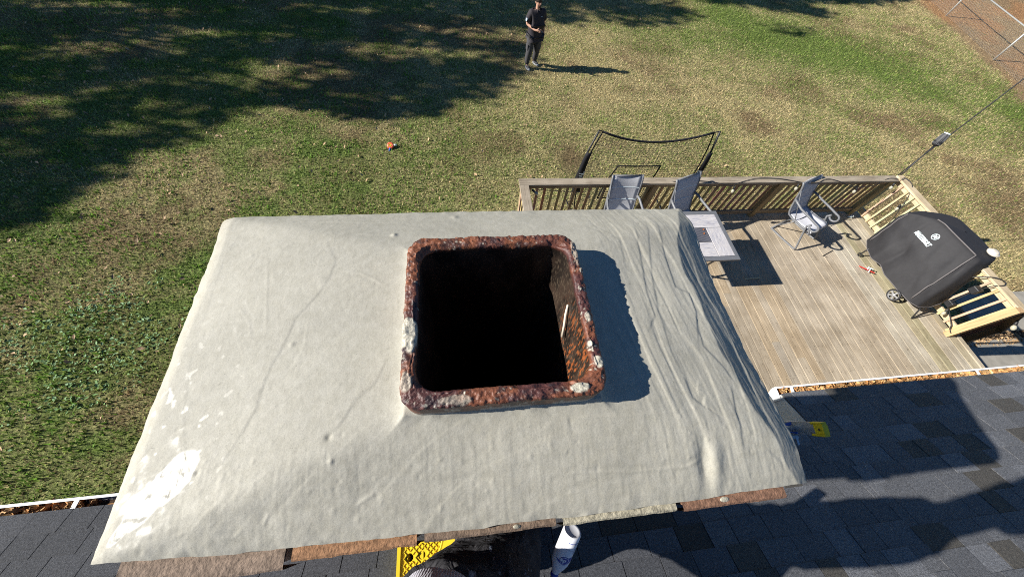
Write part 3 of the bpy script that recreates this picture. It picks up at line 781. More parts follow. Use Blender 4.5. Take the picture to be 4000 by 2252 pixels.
idx = np.arange(m_ * n_).reshape(m_, n_); idr = np.roll(idx, -1, axis=1)
FF = np.stack([idx[:-1], idr[:-1], idr[1:], idx[1:]], -1).reshape(-1, 4)
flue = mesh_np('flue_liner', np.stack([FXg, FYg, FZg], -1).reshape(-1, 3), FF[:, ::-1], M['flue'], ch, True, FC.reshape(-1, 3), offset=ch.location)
b = MB(); b.box((-0.11, 0.13, ZC - 3.42), (0.22, 0.44, ZC - 3.40)); b.build('flue_base', M['black'], ch)
b = MB(); b.tube([(0.2005, 0.313, ZC - 0.628), (0.198, 0.30, ZC - 0.648), (0.1975, 0.286, ZC - 0.672), (0.197, 0.272, ZC - 0.70)], [0.0022, 0.003, 0.0028, 0.0036], 6)
o = b.build('mortar_drip', M['ivory'], ch, smooth=True); o['label'] = 'pale dried mortar drip on the inner flue wall'
# brick course showing under the near edge + shaft
b = MB(); SX0, SX1, SY0, SY1 = -0.540, 0.568, -0.060, 0.510
zt = ZC - 0.712
b.box((SX0 + 0.012, SY0 + 0.012, 0.0), (SX1 - 0.012, -0.02 + 0.0, zt - 0.030)); b.build('brick_shaft', M['brick'], ch)
b = MB(); b.box((SX0, -0.019, 0), (SX1, 0.10, zt - 0.030)); b.box((SX0, 0.468, 0), (SX1, SY1, zt - 0.030)); b.box((SX0, 0.101, 0), (-0.135, 0.467, zt - 0.030)); b.box((0.24, 0.101, 0), (SX1, 0.467, zt - 0.030)); b.build('brick_shaft', M['brick'], ch)
bm_ = MB(); rb = random.Random(5)
pal = [(0.26, 0.12, 0.06), (0.30, 0.14, 0.065), (0.20, 0.12, 0.08), (0.36, 0.33, 0.26), (0.37, 0.34, 0.27), (0.27, 0.12, 0.06), (0.24, 0.105, 0.06)]
xs = [-0.540, -0.300, -0.098, 0.133, 0.352, 0.568]
cols5 = [(0.21, 0.155, 0.115), (0.27, 0.145, 0.075), (0.17, 0.12, 0.085), (0.34, 0.31, 0.23), (0.20, 0.11, 0.07)]
def rough_brick(mb, x0, x1, y0, y1, z0, z1, colr, seed):
    n_, k_ = 46, 8
    gx_ = np.linspace(x0, x1, n_); gy_ = np.linspace(y0, y1, k_)
    rows = []; crow = []
    def prow(y, z, jy, s):
        row = []
        for x_ in gx_:
            nn = float(fbm(np.array([x_ * 60]), np.array([y * 60]), np.array([z * 60]), o=3, seed=seed)[0]) - 0.5
            row.append((x_, y + nn * jy, z + nn * s))
        return row
    rows = [prow(y0, z0, 0.002, 0.0), prow(y0, (z0 + z1) / 2, 0.002, 0), prow(y0, z1 - 0.003, 0.003, 0.001)] + [prow(y, z1, 0.0, 0.0015) for y in np.linspace(y0 + 0.003, y1, 7)]
    mb.col = colr; mb.sheet(rows)
    mb.box((x0 + 0.001, y0 + 0.010, z0), (x1 - 0.001, y1, z1 - 0.006))
for i in range(5):
    j = 0.0 if i < 3 else 0.0
    y0 = [-0.077, -0.068, -0.066, -0.068, -0.070][i]
    rough_brick(bm_, xs[i] + (0 if i == 0 else 0.006), xs[i + 1] - 0.006, y0, 0.02, zt - 0.058, zt + 0.012 - (0.004 if i == 0 else 0), cols5[i], 200 + i)
    if i: bm_.col = (0.20, 0.18, 0.15); bm_.box((xs[i] - 0.006, -0.045, zt - 0.058), (xs[i] + 0.006, 0.02, zt + 0.002))
bm_.build('brick_course', M['brick_top'], ch, colors=True)
bl_ = MB(); bl_.col = (0.36, 0.34, 0.27)
for x_, r_ in [(0.44, 0.009), (0.06, 0.006)]:
    bl_ = MB(); bl_.col = (0.36, 0.34, 0.27)
    bl_.lathe([(0.001, 0.002), (r_ * 0.6, 0.0015), (r_, -0.001), (r_ * 0.9, -0.004)], 9, Matrix.Translation((x_, -0.060, zt + 0.012)) @ Matrix.Diagonal((1.3, 0.6, 1, 1))); bl_.build('mortar_smear', M['brick_top'], ch, colors=True, smooth=True)

# ------------------------------------------------------------------ house: roof plane depth = 2.58 + 0.5 y
ho = empty('house', (3.0, -2.0, 0), 'house with grey shingle roof, eave gutters and white trim', 'house')
def roof_z(y): return H - 2.58 - 0.5 * y
ry = 0.894427; rz = -0.447214         # downslope direction (y, z)
EL, ER, XS = 0.142, 0.445, 2.585
sh = MB(); rs = random.Random(21)
up = Vector((0, 0.447214, 0.894427)); dn = Vector((0, ry, rz))
def slab(x0, x1, s0, s1, lift0, lift1, col):
    """s measured along slope from y=0 (positive = towards eave)"""
    def p(x_, s, l): return Vector((x_, 0, H - 2.58)) + dn * s + up * l
    sh.col = col
    sh.add([p(x0, s0, lift0), p(x1, s0, lift0), p(x1, s1, lift1), p(x0, s1, lift1), p(x0, s0, lift0 - .004), p(x1, s0, lift0 - .004), p(x1, s1, lift1 - 0.006), p(x0, s1, lift1 - 0.006)],
           [(3, 2, 1, 0), (0, 1, 5, 4), (1, 2, 6, 5), (2, 3, 7, 6), (3, 0, 4, 7)])
EXPO = 0.127
def shingle_field(X0, X1, eave_y, rows, flip=False):
    s_e = eave_y / ry
    for r in range(rows):
        s1 = s_e - r * EXPO; s0 = s1 - EXPO - 0.02
        x_ = X0 - rs.uniform(0, 0.2)
        while x_ < X1:
            w = rs.choice([0.13, 0.16, 0.19, 0.22, 0.25]) if x_ > 0.5 else rs.choice([0.16, 0.19, 0.22])
            a = max(x_, X0); e = min(x_ + w, X1)
            if e - a > 0.01:
                t = rs.random()
                basec = (0.070, 0.073, 0.082) if x_ < 1.3 else (0.118, 0.121, 0.130)
                if x_ < 0.6: m_ = rs.uniform(0.85, 1.15)
                else:
                    m_ = rs.choice([0.68, 0.95, 1.0, 1.05, 1.15, 1.4])
                    if m_ < 0.7: basec = (0.078, 0.070, 0.062) if x_ < 1.3 else (0.125, 0.115, 0.10)
                c_ = tuple(k * m_ for k in basec)
                thick = rs.choice([0.0, 0.0025, 0.003])
                slab(a + (0.0022 if a > X0 else 0), e - (0.0022 if e < X1 else 0), s0, s1, 0.0015 + thick * 0.6, 0.0065 + thick, c_)
            x_ += w
shingle_field(-6.0, XS, EL, 16)
shingle_field(XS + 0.0005, 10.0, ER, 19)
# underlay and upper roof
sh.col = (0.02, 0.02, 0.022)
def rp(x_, y_, l=-0.005): return Vector((x_, y_, roof_z(y_))) + up * l
sh.add([rp(-6, EL - 0.004), rp(XS, EL - 0.004), rp(XS, -1.7), rp(-6, -1.7)], [(0, 1, 2, 3)])
sh.add([rp(XS, ER - 0.004), rp(10, ER - 0.004), rp(10, -1.7), rp(XS, -1.7)], [(0, 1, 2, 3)])
sh.col = (0.07, 0.073, 0.08)
sh.add([rp(-6, -1.69, 0.002), rp(10, -1.69, 0.002), rp(10, -4.2, 0.002), rp(-6, -4.2, 0.002)], [(0, 1, 2, 3)])
zr_ = roof_z(-4.2)
sh.add([Vector((-6, -4.2, zr_)), Vector((10, -4.2, zr_)), Vector((10, -8.6, zr_ - 2.2)), Vector((-6, -8.6, zr_ - 2.2))], [(0, 1, 2, 3)])
sh.build('roof', M['shingle'], ho, colors=True)
def gutter(X0, X1, ey, straps, cap_left, label):
    zt_ = roof_z(ey) - 0.006
    g_ = MB()
    yb, yo = ey - 0.045, ey + 0.062
    pr = [(yb, zt_ - 0.004), (yb, zt_ - 0.105), (yo - 0.03, zt_ - 0.105), (yo - 0.004, zt_ - 0.055), (yo, zt_ - 0.02), (yo, zt_), (yo - 0.015, zt_), (yo - 0.015, zt_ - 0.012), (yo - 0.006, zt_ - 0.014), (yo - 0.008, zt_ - 0.055), (yo - 0.034, zt_ - 0.100), (yb + 0.003, zt_ - 0.100), (yb + 0.003, zt_ - 0.004)]
    n_ = len(pr)
    g_.add([(X0, y_, z_) for y_, z_ in pr] + [(X1, y_, z_) for y_, z_ in pr], [(i, (i + 1) % n_, n_ + (i + 1) % n_, n_ + i) for i in range(n_)])
    for X_ in ([X0] if cap_left else []) + [X1]:
        cp = [(X_, y_, z_) for y_, z_ in pr[:6]]; g_.add(cp + [(X_ - 0.003, p[1], p[2]) for p in cp], [tuple(range(6)), tuple(range(6, 12))[::-1]] + [(i, (i + 1) % 6, 6 + (i + 1) % 6, 6 + i) for i in range(6)])
    go = g_.build('gutter', M['white'], ho)
    go['label'] = label
    for xs_ in straps:
        s_ = MB(); s_.bar((xs_, yb + 0.006, zt_ + 0.001), (xs_ + 0.012, yo - 0.012, zt_ + 0.002), 0.026, 0.004); s_.build('gutter_strap', M['white'], go)
    return zt_
zl = gutter(-6.0, XS - 0.06, EL, [-2.42, -3.3, -4.2, -1.2, 0.9], False, 'white gutter along the left eave full of brown leaves')
zr2 = gutter(XS - 0.012, 10.0, ER, [2.70, 4.63, 6.5, 8.0], True, 'white gutter of the projecting right eave above the deck')
tr = MB()
# rake face of the projecting eave, end return, fascia boards, soffits
def quadbox(p0, p1, h, th): tr.bar(p0, p1, th, h)
z0_, z1_ = roof_z(EL) - 0.012, roof_z(ER) - 0.012
tr.add([(XS - 0.002, EL - 0.05, z0_ + 0.025), (XS - 0.002, ER - 0.005, z1_), (XS - 0.002, ER - 0.005, z1_ - 0.17), (XS - 0.002, EL - 0.05, z1_ - 0.17),
        (XS + 0.02, EL - 0.05, z0_ + 0.025), (XS + 0.02, ER - 0.005, z1_), (XS + 0.02, ER - 0.005, z1_ - 0.17), (XS + 0.02, EL - 0.05, z1_ - 0.17)],
       [(0, 1, 2, 3), (4, 7, 6, 5), (0, 4, 5, 1), (1, 5, 6, 2), (2, 6, 7, 3), (3, 7, 4, 0)])
tr.box((-6, EL - 0.068, z0_ - 0.17), (XS - 0.004, EL - 0.048, z0_ - 0.002))
tr.box((XS + 0.022, ER - 0.068, z1_ - 0.17), (10, ER - 0.048, z1_ - 0.002))
tr.box((-6, -0.32, z0_ - 0.19), (XS - 0.004, EL - 0.05, z0_ - 0.172))
tr.box((XS + 0.0, -0.32, z1_ - 0.19), (10, ER - 0.05, z1_ - 0.172))
tr.build('fascia', M['soffit'], ho)
wl_ = MB()
zz = 0.0
while zz < z1_ - 0.25:
    wl_.bar((-5.6, -0.335, zz + 0.065), (-0.62, -0.335, zz + 0.065), 0.028, 0.12); wl_.bar((0.62, -0.335, zz + 0.065), (9.6, -0.335, zz + 0.065), 0.028, 0.12); zz += 0.13
wl_.box((-5.6, -8.0, -0.1), (9.6, -0.352, z1_ - 0.2))
wl_.build('wall', M['siding'], ho)
# leaves lying in the gutters
def gutter_leaves(name, X0, X1, ey, zt_, n, dens, label, bright):
    x = RS.uniform(X0, X1, n); y = RS.uniform(ey - 0.01, ey + 0.046, n)
    k = fbm(x * 6, x * 0, o=3, seed=151) + 0.25 * RS.rand(n) > dens
    x, y = x[k], y[k]
    col = np.array([[0.52, 0.27, 0.10]]) * RS.uniform(0.35, 1.35, (len(x), 1)) * bright
    col = col * np.where(RS.rand(len(x), 1) < 0.25, np.array([[1.15, 1.4, 1.7]]), 1.0)
    o = leaves_mesh(name, x, y, 0.028, col, 0, M['litter'], zbase=zt_ - RS.uniform(0.012, 0.07, len(x)), tilt=0.9)
    tag(o, label, 'leaves', kind='stuff')
gutter_leaves('gutter_leaves', -6.0, -0.6, EL, zl, 3200, 0.42, 'dark and tan leaves lying in the left gutter', 0.8)
gutter_leaves('gutter_leaves', XS + 0.03, 9.5, ER, zr2, 6500, 0.25, 'curled orange brown leaves packed in the right gutter', 1.0)
gb = MB(); gb.box((-5.99, EL - 0.038, zl - 0.098), (XS - 0.07, EL + 0.03, zl - 0.055)); 
o = gb.build('gutter_mulch', simple('wet_mulch', (0.05, 0.03, 0.018), 0.9, 0.2, 0.4, 60, 0.8)); tag(o, 'dark rotted leaf mulch under the leaves of the left gutter', 'mulch', kind='stuff')
gb = MB(); gb.box((XS, ER - 0.038, zr2 - 0.098), (9.99, ER + 0.03, zr2 - 0.055)); 
o = gb.build('gutter_mulch', simple('dry_mulch', (0.22, 0.12, 0.05), 0.9, 0.2, 0.4, 60, 0.8)); tag(o, 'brown leaf mulch under the leaves of the right gutter', 'mulch', kind='stuff')
# ------------------------------------------------------------------ deck
DZ = 1.15
DX0, DX1, DY0, DY1 = 0.86, 7.70, -0.30, 4.06
dk = empty('deck', (4.3, 1.9, 0), 'weathered wooden deck with long narrow boards beside the house', 'deck')
db = MB(); rd = random.Random(3)
x_ = DX0; pitch = 0.1413; i = 0
pal = [(0.40, 0.345, 0.265), (0.39, 0.335, 0.26), (0.41, 0.355, 0.275), (0.385, 0.335, 0.265), (0.40, 0.34, 0.255), (0.395, 0.345, 0.275)]
while x_ < DX1 - 0.05:
    y_ = DY0
    cuts = [DY0] + ([rd.uniform(0.6, 3.4)] if rd.random() < 0.75 else []) + [DY1]
    for a, b_ in zip(cuts[:-1], cuts[1:]):
        kk_ = rd.uniform(0.90, 1.10); c = (0.395 * kk_, 0.346 * kk_, 0.277 * kk_)
        if i == 26: c = (0.35, 0.315, 0.265)
        if x_ > 6.6: c = tuple(k * 1.08 for k in (0.41, 0.38, 0.32))
        if 7.0 < x_ < 7.25 or x_ > 7.55: c = rd.choice([(0.39, 0.355, 0.25), (0.40, 0.36, 0.27), (0.37, 0.345, 0.24)])
        if 3.6 < x_ < 5.2 and b_ > 3.0 and a < 3.2 and i % 3: c = (0.40, 0.33, 0.24)
        db.col = c
        xa, xb = x_ + 0.0022, x_ + pitch - 0.0022; zt_ = DZ + rd.uniform(-0.0012, 0.0012); e = 0.003
        ya, yb = a + 0.0015, b_ - 0.0015
        db.add([(xa, ya, DZ - 0.032), (xb, ya, DZ - 0.032), (xb, ya, zt_ - e), (xb - e, ya, zt_), (xa + e, ya, zt_), (xa, ya, zt_ - e),
                (xa, yb, DZ - 0.032), (xb, yb, DZ - 0.032), (xb, yb, zt_ - e), (xb - e, yb, zt_), (xa + e, yb, zt_), (xa, yb, zt_ - e)],
               [tuple(range(6)), tuple(range(6, 12))[::-1]] + [(k, (k + 1) % 6 + 0, 6 + (k + 1) % 6, 6 + k)[::-1] for k in range(6)])
    x_ += pitch; i += 1
DX1 = x_
db.build('decking', M['deck'], dk, colors=True)
gf = MB(); gf.col = (0.56, 0.48, 0.35); gf.box((DX0 + 0.003, DY0 + 0.01, DZ - 0.03), (DX1 - 0.004, DY1 - 0.01, DZ - 0.0035)); gf.build('joint_filling', M['deck'], dk, colors=True)
nl = MB(); 
for k in range(int((DX1 - DX0) / pitch)):
    for jy in np.arange(0.15, 4.0, 0.41):
        for o_ in (0.03, 0.11):
            nl.lathe([(0.0035, 0), (0.0035, 0.0016)], 5, Matrix.Translation((DX0 + k * pitch + o_ + rd.uniform(-0.006, 0.006), jy + rd.uniform(-0.008, 0.008), DZ + 0.0005)))
nl.build('nail_heads', M['black'], dk)
fr = MB(); fr.col = (0.33, 0.26, 0.17)
fr.box((DX0, DY1 - 0.004, DZ - 0.26), (DX1, DY1 + 0.034, DZ - 0.034)); fr.box((DX1 - 0.006, DY0, DZ - 0.26), (DX1 + 0.03, DY1, DZ - 0.036)); fr.box((DX0 - 0.03, DY0, DZ - 0.26), (DX0 + 0.004, DY1, DZ - 0.036))
fr.build('rim_joist', M['timber_x'], dk, colors=True)
for px_ in (0.9, 3.1, 5.3, 7.6):
    for py_ in (0.1, 2.0, 4.0):
        p_ = MB(); p_.col = (0.30, 0.24, 0.16); p_.box((px_, py_ - 0.05, -0.1), (px_ + 0.09, py_ + 0.04, DZ - 0.036)); p_.build('support_post', M['timber_z'], dk, colors=True)
# lower landing board next to the stair post and two steps
lb = MB(); lb.col = (0.40, 0.36, 0.29); lb.box((DX1 + 0.032, DY0, DZ - 0.036), (DX1 + 0.10, 1.42, DZ - 0.001)); lb.build('nosing_board', M['deck'], dk, colors=True)
for k, (xa, zt_) in enumerate(((7.78, 0.93), (8.05, 0.70), (8.32, 0.47), (8.59, 0.24))):
    s_ = MB(); s_.col = (0.33, 0.30, 0.25); s_.box((xa, 0.10, zt_ - 0.04), (xa + 0.14, 1.36, zt_)); s_.box((xa + 0.146, 0.10, zt_ - 0.04), (xa + 0.285, 1.36, zt_)); s_.box((xa + 0.262, 0.12, zt_ - 0.21), (xa + 0.282, 1.34, zt_ - 0.041))
    s_.build('stair_tread', M['deck'], dk, colors=True)

old = (0.34, 0.30, 0.245); newc = (0.54, 0.455, 0.32); brown_ = (0.30, 0.21, 0.12)
def rail_run(name, p0, p1, label, captint, lowtint, baltint, n_bal, posts, zcap=2.04, seed=0, capw=0.14, skip=()):
    """straight railing between p0 and p1 (x, y) in plan, with parts"""
    rr_ = random.Random(seed)
    ax = 'x' if abs(p1[0] - p0[0]) > abs(p1[1] - p0[1]) else 'y'
    mt = M['timber_x'] if ax == 'x' else M['deck']
    t = empty(name, ((p0[0] + p1[0]) / 2, (p0[1] + p1[1]) / 2, DZ), label, 'railing', 'timber railings round the deck')
    d = Vector((p1[0] - p0[0], p1[1] - p0[1], 0)); nrm = Vector((-d.y, d.x, 0)).normalized()
    def pt(f, z, o=0.0): return Vector((p0[0], p0[1], 0)) + d * f + nrm * o + Vector((0, 0, z))
    m_ = MB(); m_.col = captint; m_.bar(pt(0, zcap - 0.018), pt(1, zcap - 0.018), capw, 0.036, bevel=0.004); m_.build('cap_rail', mt, t, colors=True)
    m_ = MB(); m_.col = tuple(k * 0.95 for k in lowtint); m_.bar(pt(0.002, zcap - 0.038 - 0.045), pt(0.998, zcap - 0.038 - 0.045), 0.036, 0.088, bevel=0.003); m_.build('upper_rail', mt, t, colors=True)
    m_ = MB(); m_.col = lowtint; m_.bar(pt(0.002, DZ + 0.105), pt(0.998, DZ + 0.105), 0.038, 0.088, bevel=0.003); m_.build('lower_rail', mt, t, colors=True)
    for f in posts:
        m_ = MB(); c_ = tuple(k * rr_.uniform(0.9, 1.1) for k in baltint); m_.col = c_
        q = pt(f, 0); m_.box((q.x - 0.045, q.y - 0.045, DZ + 0.003), (q.x + 0.045, q.y + 0.045, zcap - 0.037)); m_.build('post', M['timber_z'], t, colors=True)
    for k in range(n_bal):
        f = (k + 0.5) / n_bal
        if any(abs(f - g_) * d.length < 0.06 for g_ in posts): continue
        m_ = MB(); m_.col = tuple(c * rr_.uniform(0.8, 1.2) for c in baltint)
        a = pt(f, DZ + 0.062, 0.036); b_ = pt(f, zcap - 0.04, 0.036)
        m_.bar(a, b_, 0.034, 0.034); m_.build('baluster', M['timber_z'], t, colors=True)
    return t
BY = 4.02
rail_run('deck_railing', (0.83, BY), (7.60, BY), 'long weathered grey railing along the far side of the deck behind the chairs', old, (0.27, 0.215, 0.15), brown_, 54, [0.012, 0.335, 0.672, 0.99], seed=1)
rail_run('deck_railing', (7.72, 1.40), (7.72, 4.09), 'pale new timber railing on the right side of the deck behind the covered grill', newc, newc, (0.47, 0.37, 0.23), 19, [0.02, 0.40], seed=2)
rail_run('deck_railing', (0.90, 2.2), (0.90, 3.945), 'short grey railing on the left end of the deck above the lawn', old, (0.40, 0.32, 0.2), (0.50, 0.36, 0.20), 12, [0.03], seed=3)
# stair rail with sloping handrail
t = empty('stair_railing', (8.4, 1.47, 0), 'sloping timber handrail going down to the concrete beside the grill', 'railing')
m_ = MB(); m_.col = (0.48, 0.32, 0.17); m_.bar((7.64, 1.41, DZ + 0.01), (7.64, 1.41, 2.045), 0.085, 0.10); m_.build('post', M['timber_z'], t, colors=True)
m_ = MB(); m_.col = (0.20, 0.15, 0.10); m_.bar((7.80, 1.44, 2.0), (8.75, 1.44, 1.12), 0.13, 0.036); m_.build('cap_rail', M['timber_x'], t, colors=True)
m_ = MB(); m_.col = (0.45, 0.35, 0.18); m_.bar((7.74, 1.44, 1.12), (8.75, 1.44, 0.26), 0.038, 0.088); m_.build('lower_rail', M['timber_x'], t, colors=True)
m_ = MB(); m_.col = (0.22, 0.15, 0.09); m_.bar((8.78, 1.44, 0.0), (8.78, 1.44, 1.12), 0.09, 0.09); m_.build('post', M['timber_z'], t, colors=True)
for k in range(7):
    x0_ = 7.86 + k * 0.125; m_ = MB(); m_.col = tuple(c * rd.uniform(0.8, 1.2) for c in (0.17, 0.10, 0.06)); m_.bar((x0_, 1.475, 1.05 - k * 0.107), (x0_, 1.475, 1.92 - k * 0.116), 0.034, 0.034); m_.build('baluster', M['timber_z'], t, colors=True)
pad = MB(); pad.box((8.9, -6.0, -0.12), (15.0, 1.56, 0.075)); pad.box((10.3, 1.72, -0.12), (12.6, 2.6, 0.055))
tag(pad.build('concrete_pad', M['concrete'], bevel=0.01), kind='structure')
pm = MB(); pm.box((7.76, -0.3, -0.1), (15.0, 1.72, 0.03)); tag(pm.build('soil_bed', simple('mulch_bed', (0.13, 0.085, 0.05), 0.95, 0.1, 0.5, 30, 1.0)), kind='structure')
x = RS.uniform(8.9, 12.5, 500); y = RS.uniform(1.45, 1.75, 500)
col = np.array([[0.45, 0.30, 0.16]]) * RS.uniform(0.4, 1.3, (500, 1))
tag(leaves_mesh('bed_leaves', x, y, 0.04, col, 0.0, M['litter'], zbase=np.full(500, 0.085)), 'brown leaves gathered along the edge of the concrete pad', 'leaves', kind='stuff')

# ------------------------------------------------------------------ patio chairs
def arc(c, r, a0, a1, n, plane='yz', x=0.0):
    out = []
    for k in range(n + 1):
        a = a0 + (a1 - a0) * k / n
        out.append((x, c[0] + r * math.cos(a), c[1] + r * math.sin(a)))
    return out
def make_chair(loc, rz, label):
    t = empty('patio_chair', loc, label, 'chair', 'grey sling patio chairs on the deck', rz)
    W2 = 0.245
    # side profile of sling (y forward = -y)
    back = [(0.40, 1.00), (0.375, 0.965), (0.34, 0.88), (0.315, 0.78), (0.285, 0.67), (0.25, 0.56), (0.215, 0.47), (0.185, 0.425)]
    b = MB(); grid = []
    for y_, z_ in back:
        row = []
        for k in range(9):
            u_ = k / 8 * 2 - 1
            row.append((u_ * (W2 - 0.012) * (1.02 - 0.06 * (z_ - 0.4)), y_ + 0.022 * (1 - u_ * u_), z_ - 0.012 * (1 - u_ * u_) * (z_ > 0.95)))
        grid.append(row)
    b.sheet(grid); bk = b.build('back_sling', M['sling'], t, True, smooth=True, thick=0.016)
    for z_, y_ in ((0.83, 0.332), (0.64, 0.277)):
        s_ = MB(); s_.tube([(k / 8 * 2 * 0.225 - 0.225, y_ + 0.022 * (1 - (k / 4 - 1) ** 2) - 0.011, z_) for k in range(9)], 0.005, 5); s_.build('stitched_seam', M['print'], bk, True)
    b = MB(); grid = []
    for y_, z_ in [(0.20, 0.425), (0.12, 0.405), (0.0, 0.40), (-0.12, 0.41), (-0.22, 0.425), (-0.27, 0.42), (-0.29, 0.39)]:
        grid.append([((k / 8 * 2 - 1) * (W2 - 0.012), y_, z_ - 0.018 * (1 - (k / 4 - 1) ** 2)) for k in range(9)])
    b.sheet(grid); b.build('seat_sling', M['cushion'], t, True, smooth=True, thick=0.02)
    for sx in (-1, 1):
        b = MB(); b.tube([(sx * W2, 0.405, 1.005)] + [(sx * W2, y_, z_) for y_, z_ in back[1:]] + [(sx * W2, 0.10, 0.405), (sx * W2, -0.10, 0.405), (sx * W2, -0.24, 0.425), (sx * W2, -0.30, 0.38)], 0.0165, 8)
        b.build('side_frame', M['frame'], t, True, smooth=True)
        X_ = sx * 0.285
        pts = [(sx * W2, 0.30, 0.70), (sx * 0.27, 0.22, 0.69), (X_, 0.10, 0.66), (X_, -0.08, 0.645), (X_, -0.24, 0.625)] + arc((-0.26, 0.555), 0.07, PI / 2 + 0.2, PI / 2 + 0.2 + 3.9, 12, x=X_)
        b = MB(); b.tube(pts, [0.019] * 5 + [0.017] * 13, 8); b.build('armrest', M['frame'], t, True, smooth=True)
        pts = [(X_, -0.20, 0.56), (X_, -0.165, 0.50), (X_, -0.20, 0.40), (X_, -0.27, 0.22), (X_, -0.335, 0.06), (X_, -0.33, 0.022), (X_, -0.28, 0.016), (X_, 0.0, 0.012), (X_, 0.20, 0.018)]
        b = MB(); b.tube(pts, 0.0165, 8); b.build('leg', M['frame'], t, True, smooth=True)
    b = MB(); b.tube([(-0.285, 0.20, 0.018), (0.285, 0.20, 0.018)], 0.0165, 8); b.tube([(-0.25, 0.02, 0.385), (0.25, 0.02, 0.385)], 0.014, 8); b.tube([(-0.25, 0.402, 0.99), (0.25, 0.402, 0.99)], 0.014, 8)
    b.tube([(-0.27, -0.215, 0.385), (0.27, -0.215, 0.385)], 0.014, 8)
    b.tube([(-0.25, 0.02, 0.385), (-0.25, 0.402, 0.99)], 0.006, 6); b.tube([(0.0, -0.215, 0.385), (0.0, 0.02, 0.385)], 0.008, 6)
    b.tube([(-0.15, 0.20, 0.018), (-0.2, 0.02, 0.385)], 0.010, 6); b.tube([(0.15, 0.20, 0.018), (0.2, 0.02, 0.385)], 0.010, 6)
    b.build('cross_bars', M['frame'], t, True, smooth=True)
    return t
def copy_tree(o, parent=None):
    c = o.copy(); COL.objects.link(c)
    if parent is not None: c.parent = parent
    for chd in list(o.children): copy_tree(chd, c)
    return c
c1 = make_chair((5.99, 3.60, DZ), math.radians(22), 'grey patio chair standing alone between the table and the covered grill')
c1.scale = (1, 1, 0.94)
def cp(loc, rz, label):
    c = copy_tree(c1); c.location = loc; c.rotation_euler = (0, 0, rz); c['label'] = label; c.scale = (1, 1, 1.07); return c
cp((2.50, 3.545, DZ), math.radians(0), 'grey patio chair facing straight out from the railing, partly hidden by the chimney crown')
cp((3.63, 3.54, DZ), math.radians(20), 'grey patio chair turned sideways behind the tiled table')
# ------------------------------------------------------------------ table
t = empty('patio_table', (3.535, 3.02, DZ), 'square grey patio table with wood-look tiles and a lattice centre', 'table')
TZ = 0.73; HW = 0.455
b = MB()
for (x0, y0, x1, y1) in ((-HW, -HW - 0.02, HW, -HW + 0.05), (-HW, HW - 0.05, HW, HW + 0.02), (-HW, -HW + 0.05, -HW + 0.06, HW - 0.05), (HW - 0.06, -HW + 0.05, HW, HW - 0.05)): b.box((x0, y0, TZ - 0.03), (x1, y1, TZ))
b.box((-HW + 0.05, -HW + 0.04, TZ - 0.028), (HW - 0.05, HW - 0.04, TZ - 0.012))
b.build('table_frame', M['frame'], t, True, bevel=0.004)
i_, h_ = HW - 0.062, 0.135
for (x0, y0, x1, y1, mt) in ((-i_, h_ + 0.003, h_, HW - 0.052, 'tile'), (h_ + 0.003, -0.42, i_, HW - 0.052, 'tile_y')):
    pass
tl = [(-i_, h_ + 0.003, i_, HW - 0.052, 'tile'), (h_ + 0.003, -HW + 0.052, i_, h_ - 0.001, 'tile_y'), (-i_, -HW + 0.052, h_ - 0.001, -h_ - 0.003, 'tile'), (-i_, -h_ + 0.001, -h_ - 0.003, h_ - 0.001, 'tile_y')]
for x0, y0, x1, y1, mt in tl:
    b = MB(); b.box((x0 + 0.002, y0 + 0.002, TZ - 0.02), (x1 - 0.002, y1 - 0.002, TZ + 0.002)); b.build('tile', M[mt], t, True, bevel=0.002)
b = MB(); b.box((-h_ + 0.002, -h_ + 0.002, TZ - 0.02), (h_ - 0.003, h_ - 0.003, TZ + 0.001)); b.build('lattice_lid', M['lattice'], t, True)
for sx in (-1, 1):
    for sy in (-1, 1):
        b = MB(); b.tube([(sx * 0.36, sy * 0.36, TZ - 0.03), (sx * 0.30, sy * 0.30, 0.5), (sx * 0.27, sy * 0.27, 0.3), (sx * 0.33, sy * 0.33, 0.1), (sx * 0.40, sy * 0.40, 0.012)], 0.016, 8); b.build('leg', M['frame'], t, True, smooth=True)
b = MB(); b.tube([(0.30 * math.cos(a), 0.30 * math.sin(a), 0.36) for a in np.linspace(0, 2 * PI, 24, endpoint=False)], 0.010, 6, closed=True); b.build('leg_ring', M['frame'], t, True, smooth=True)
b = MB(); b.col = (0.35, 0.13, 0.05); b.add([(3.58, 3.02, DZ + 0.738), (3.60, 3.03, DZ + 0.746), (3.61, 3.06, DZ + 0.737), (3.585, 3.055, DZ + 0.742)], [(0, 1, 2, 3)]); b.add([(3.60, 3.10, DZ + 0.738), (3.63, 3.11, DZ + 0.747), (3.625, 3.13, DZ + 0.739), (3.60, 3.125, DZ + 0.741)], [(0, 1, 2, 3)])
tag(b.build('dry_leaf', M['litter'], colors=True, thick=0.001), 'small dry brown leaf bits on the lattice centre of the table', 'leaves')
b = MB(); b.col = (0.65, 0.55, 0.35); b.bar((4.62, 2.62, DZ + 0.006), (4.90, 2.63, DZ + 0.006), 0.02, 0.008)
tag(b.build('wood_strip', M['timber_x'], colors=True), 'thin pale wood strip lying on the deck in the shadow of the table', 'strip')
b = MB(); b.tube([(6.35, 3.02, DZ + 0.008), (6.62, 3.13, DZ + 0.008)], 0.006, 6); b.tube([(6.38, 3.02, DZ + 0.008), (6.42, 2.98, DZ + 0.008)], 0.004, 5)
tag(b.build('metal_rod', M['black']), 'thin dark rod lying on the deck boards in front of the grill', 'rod')

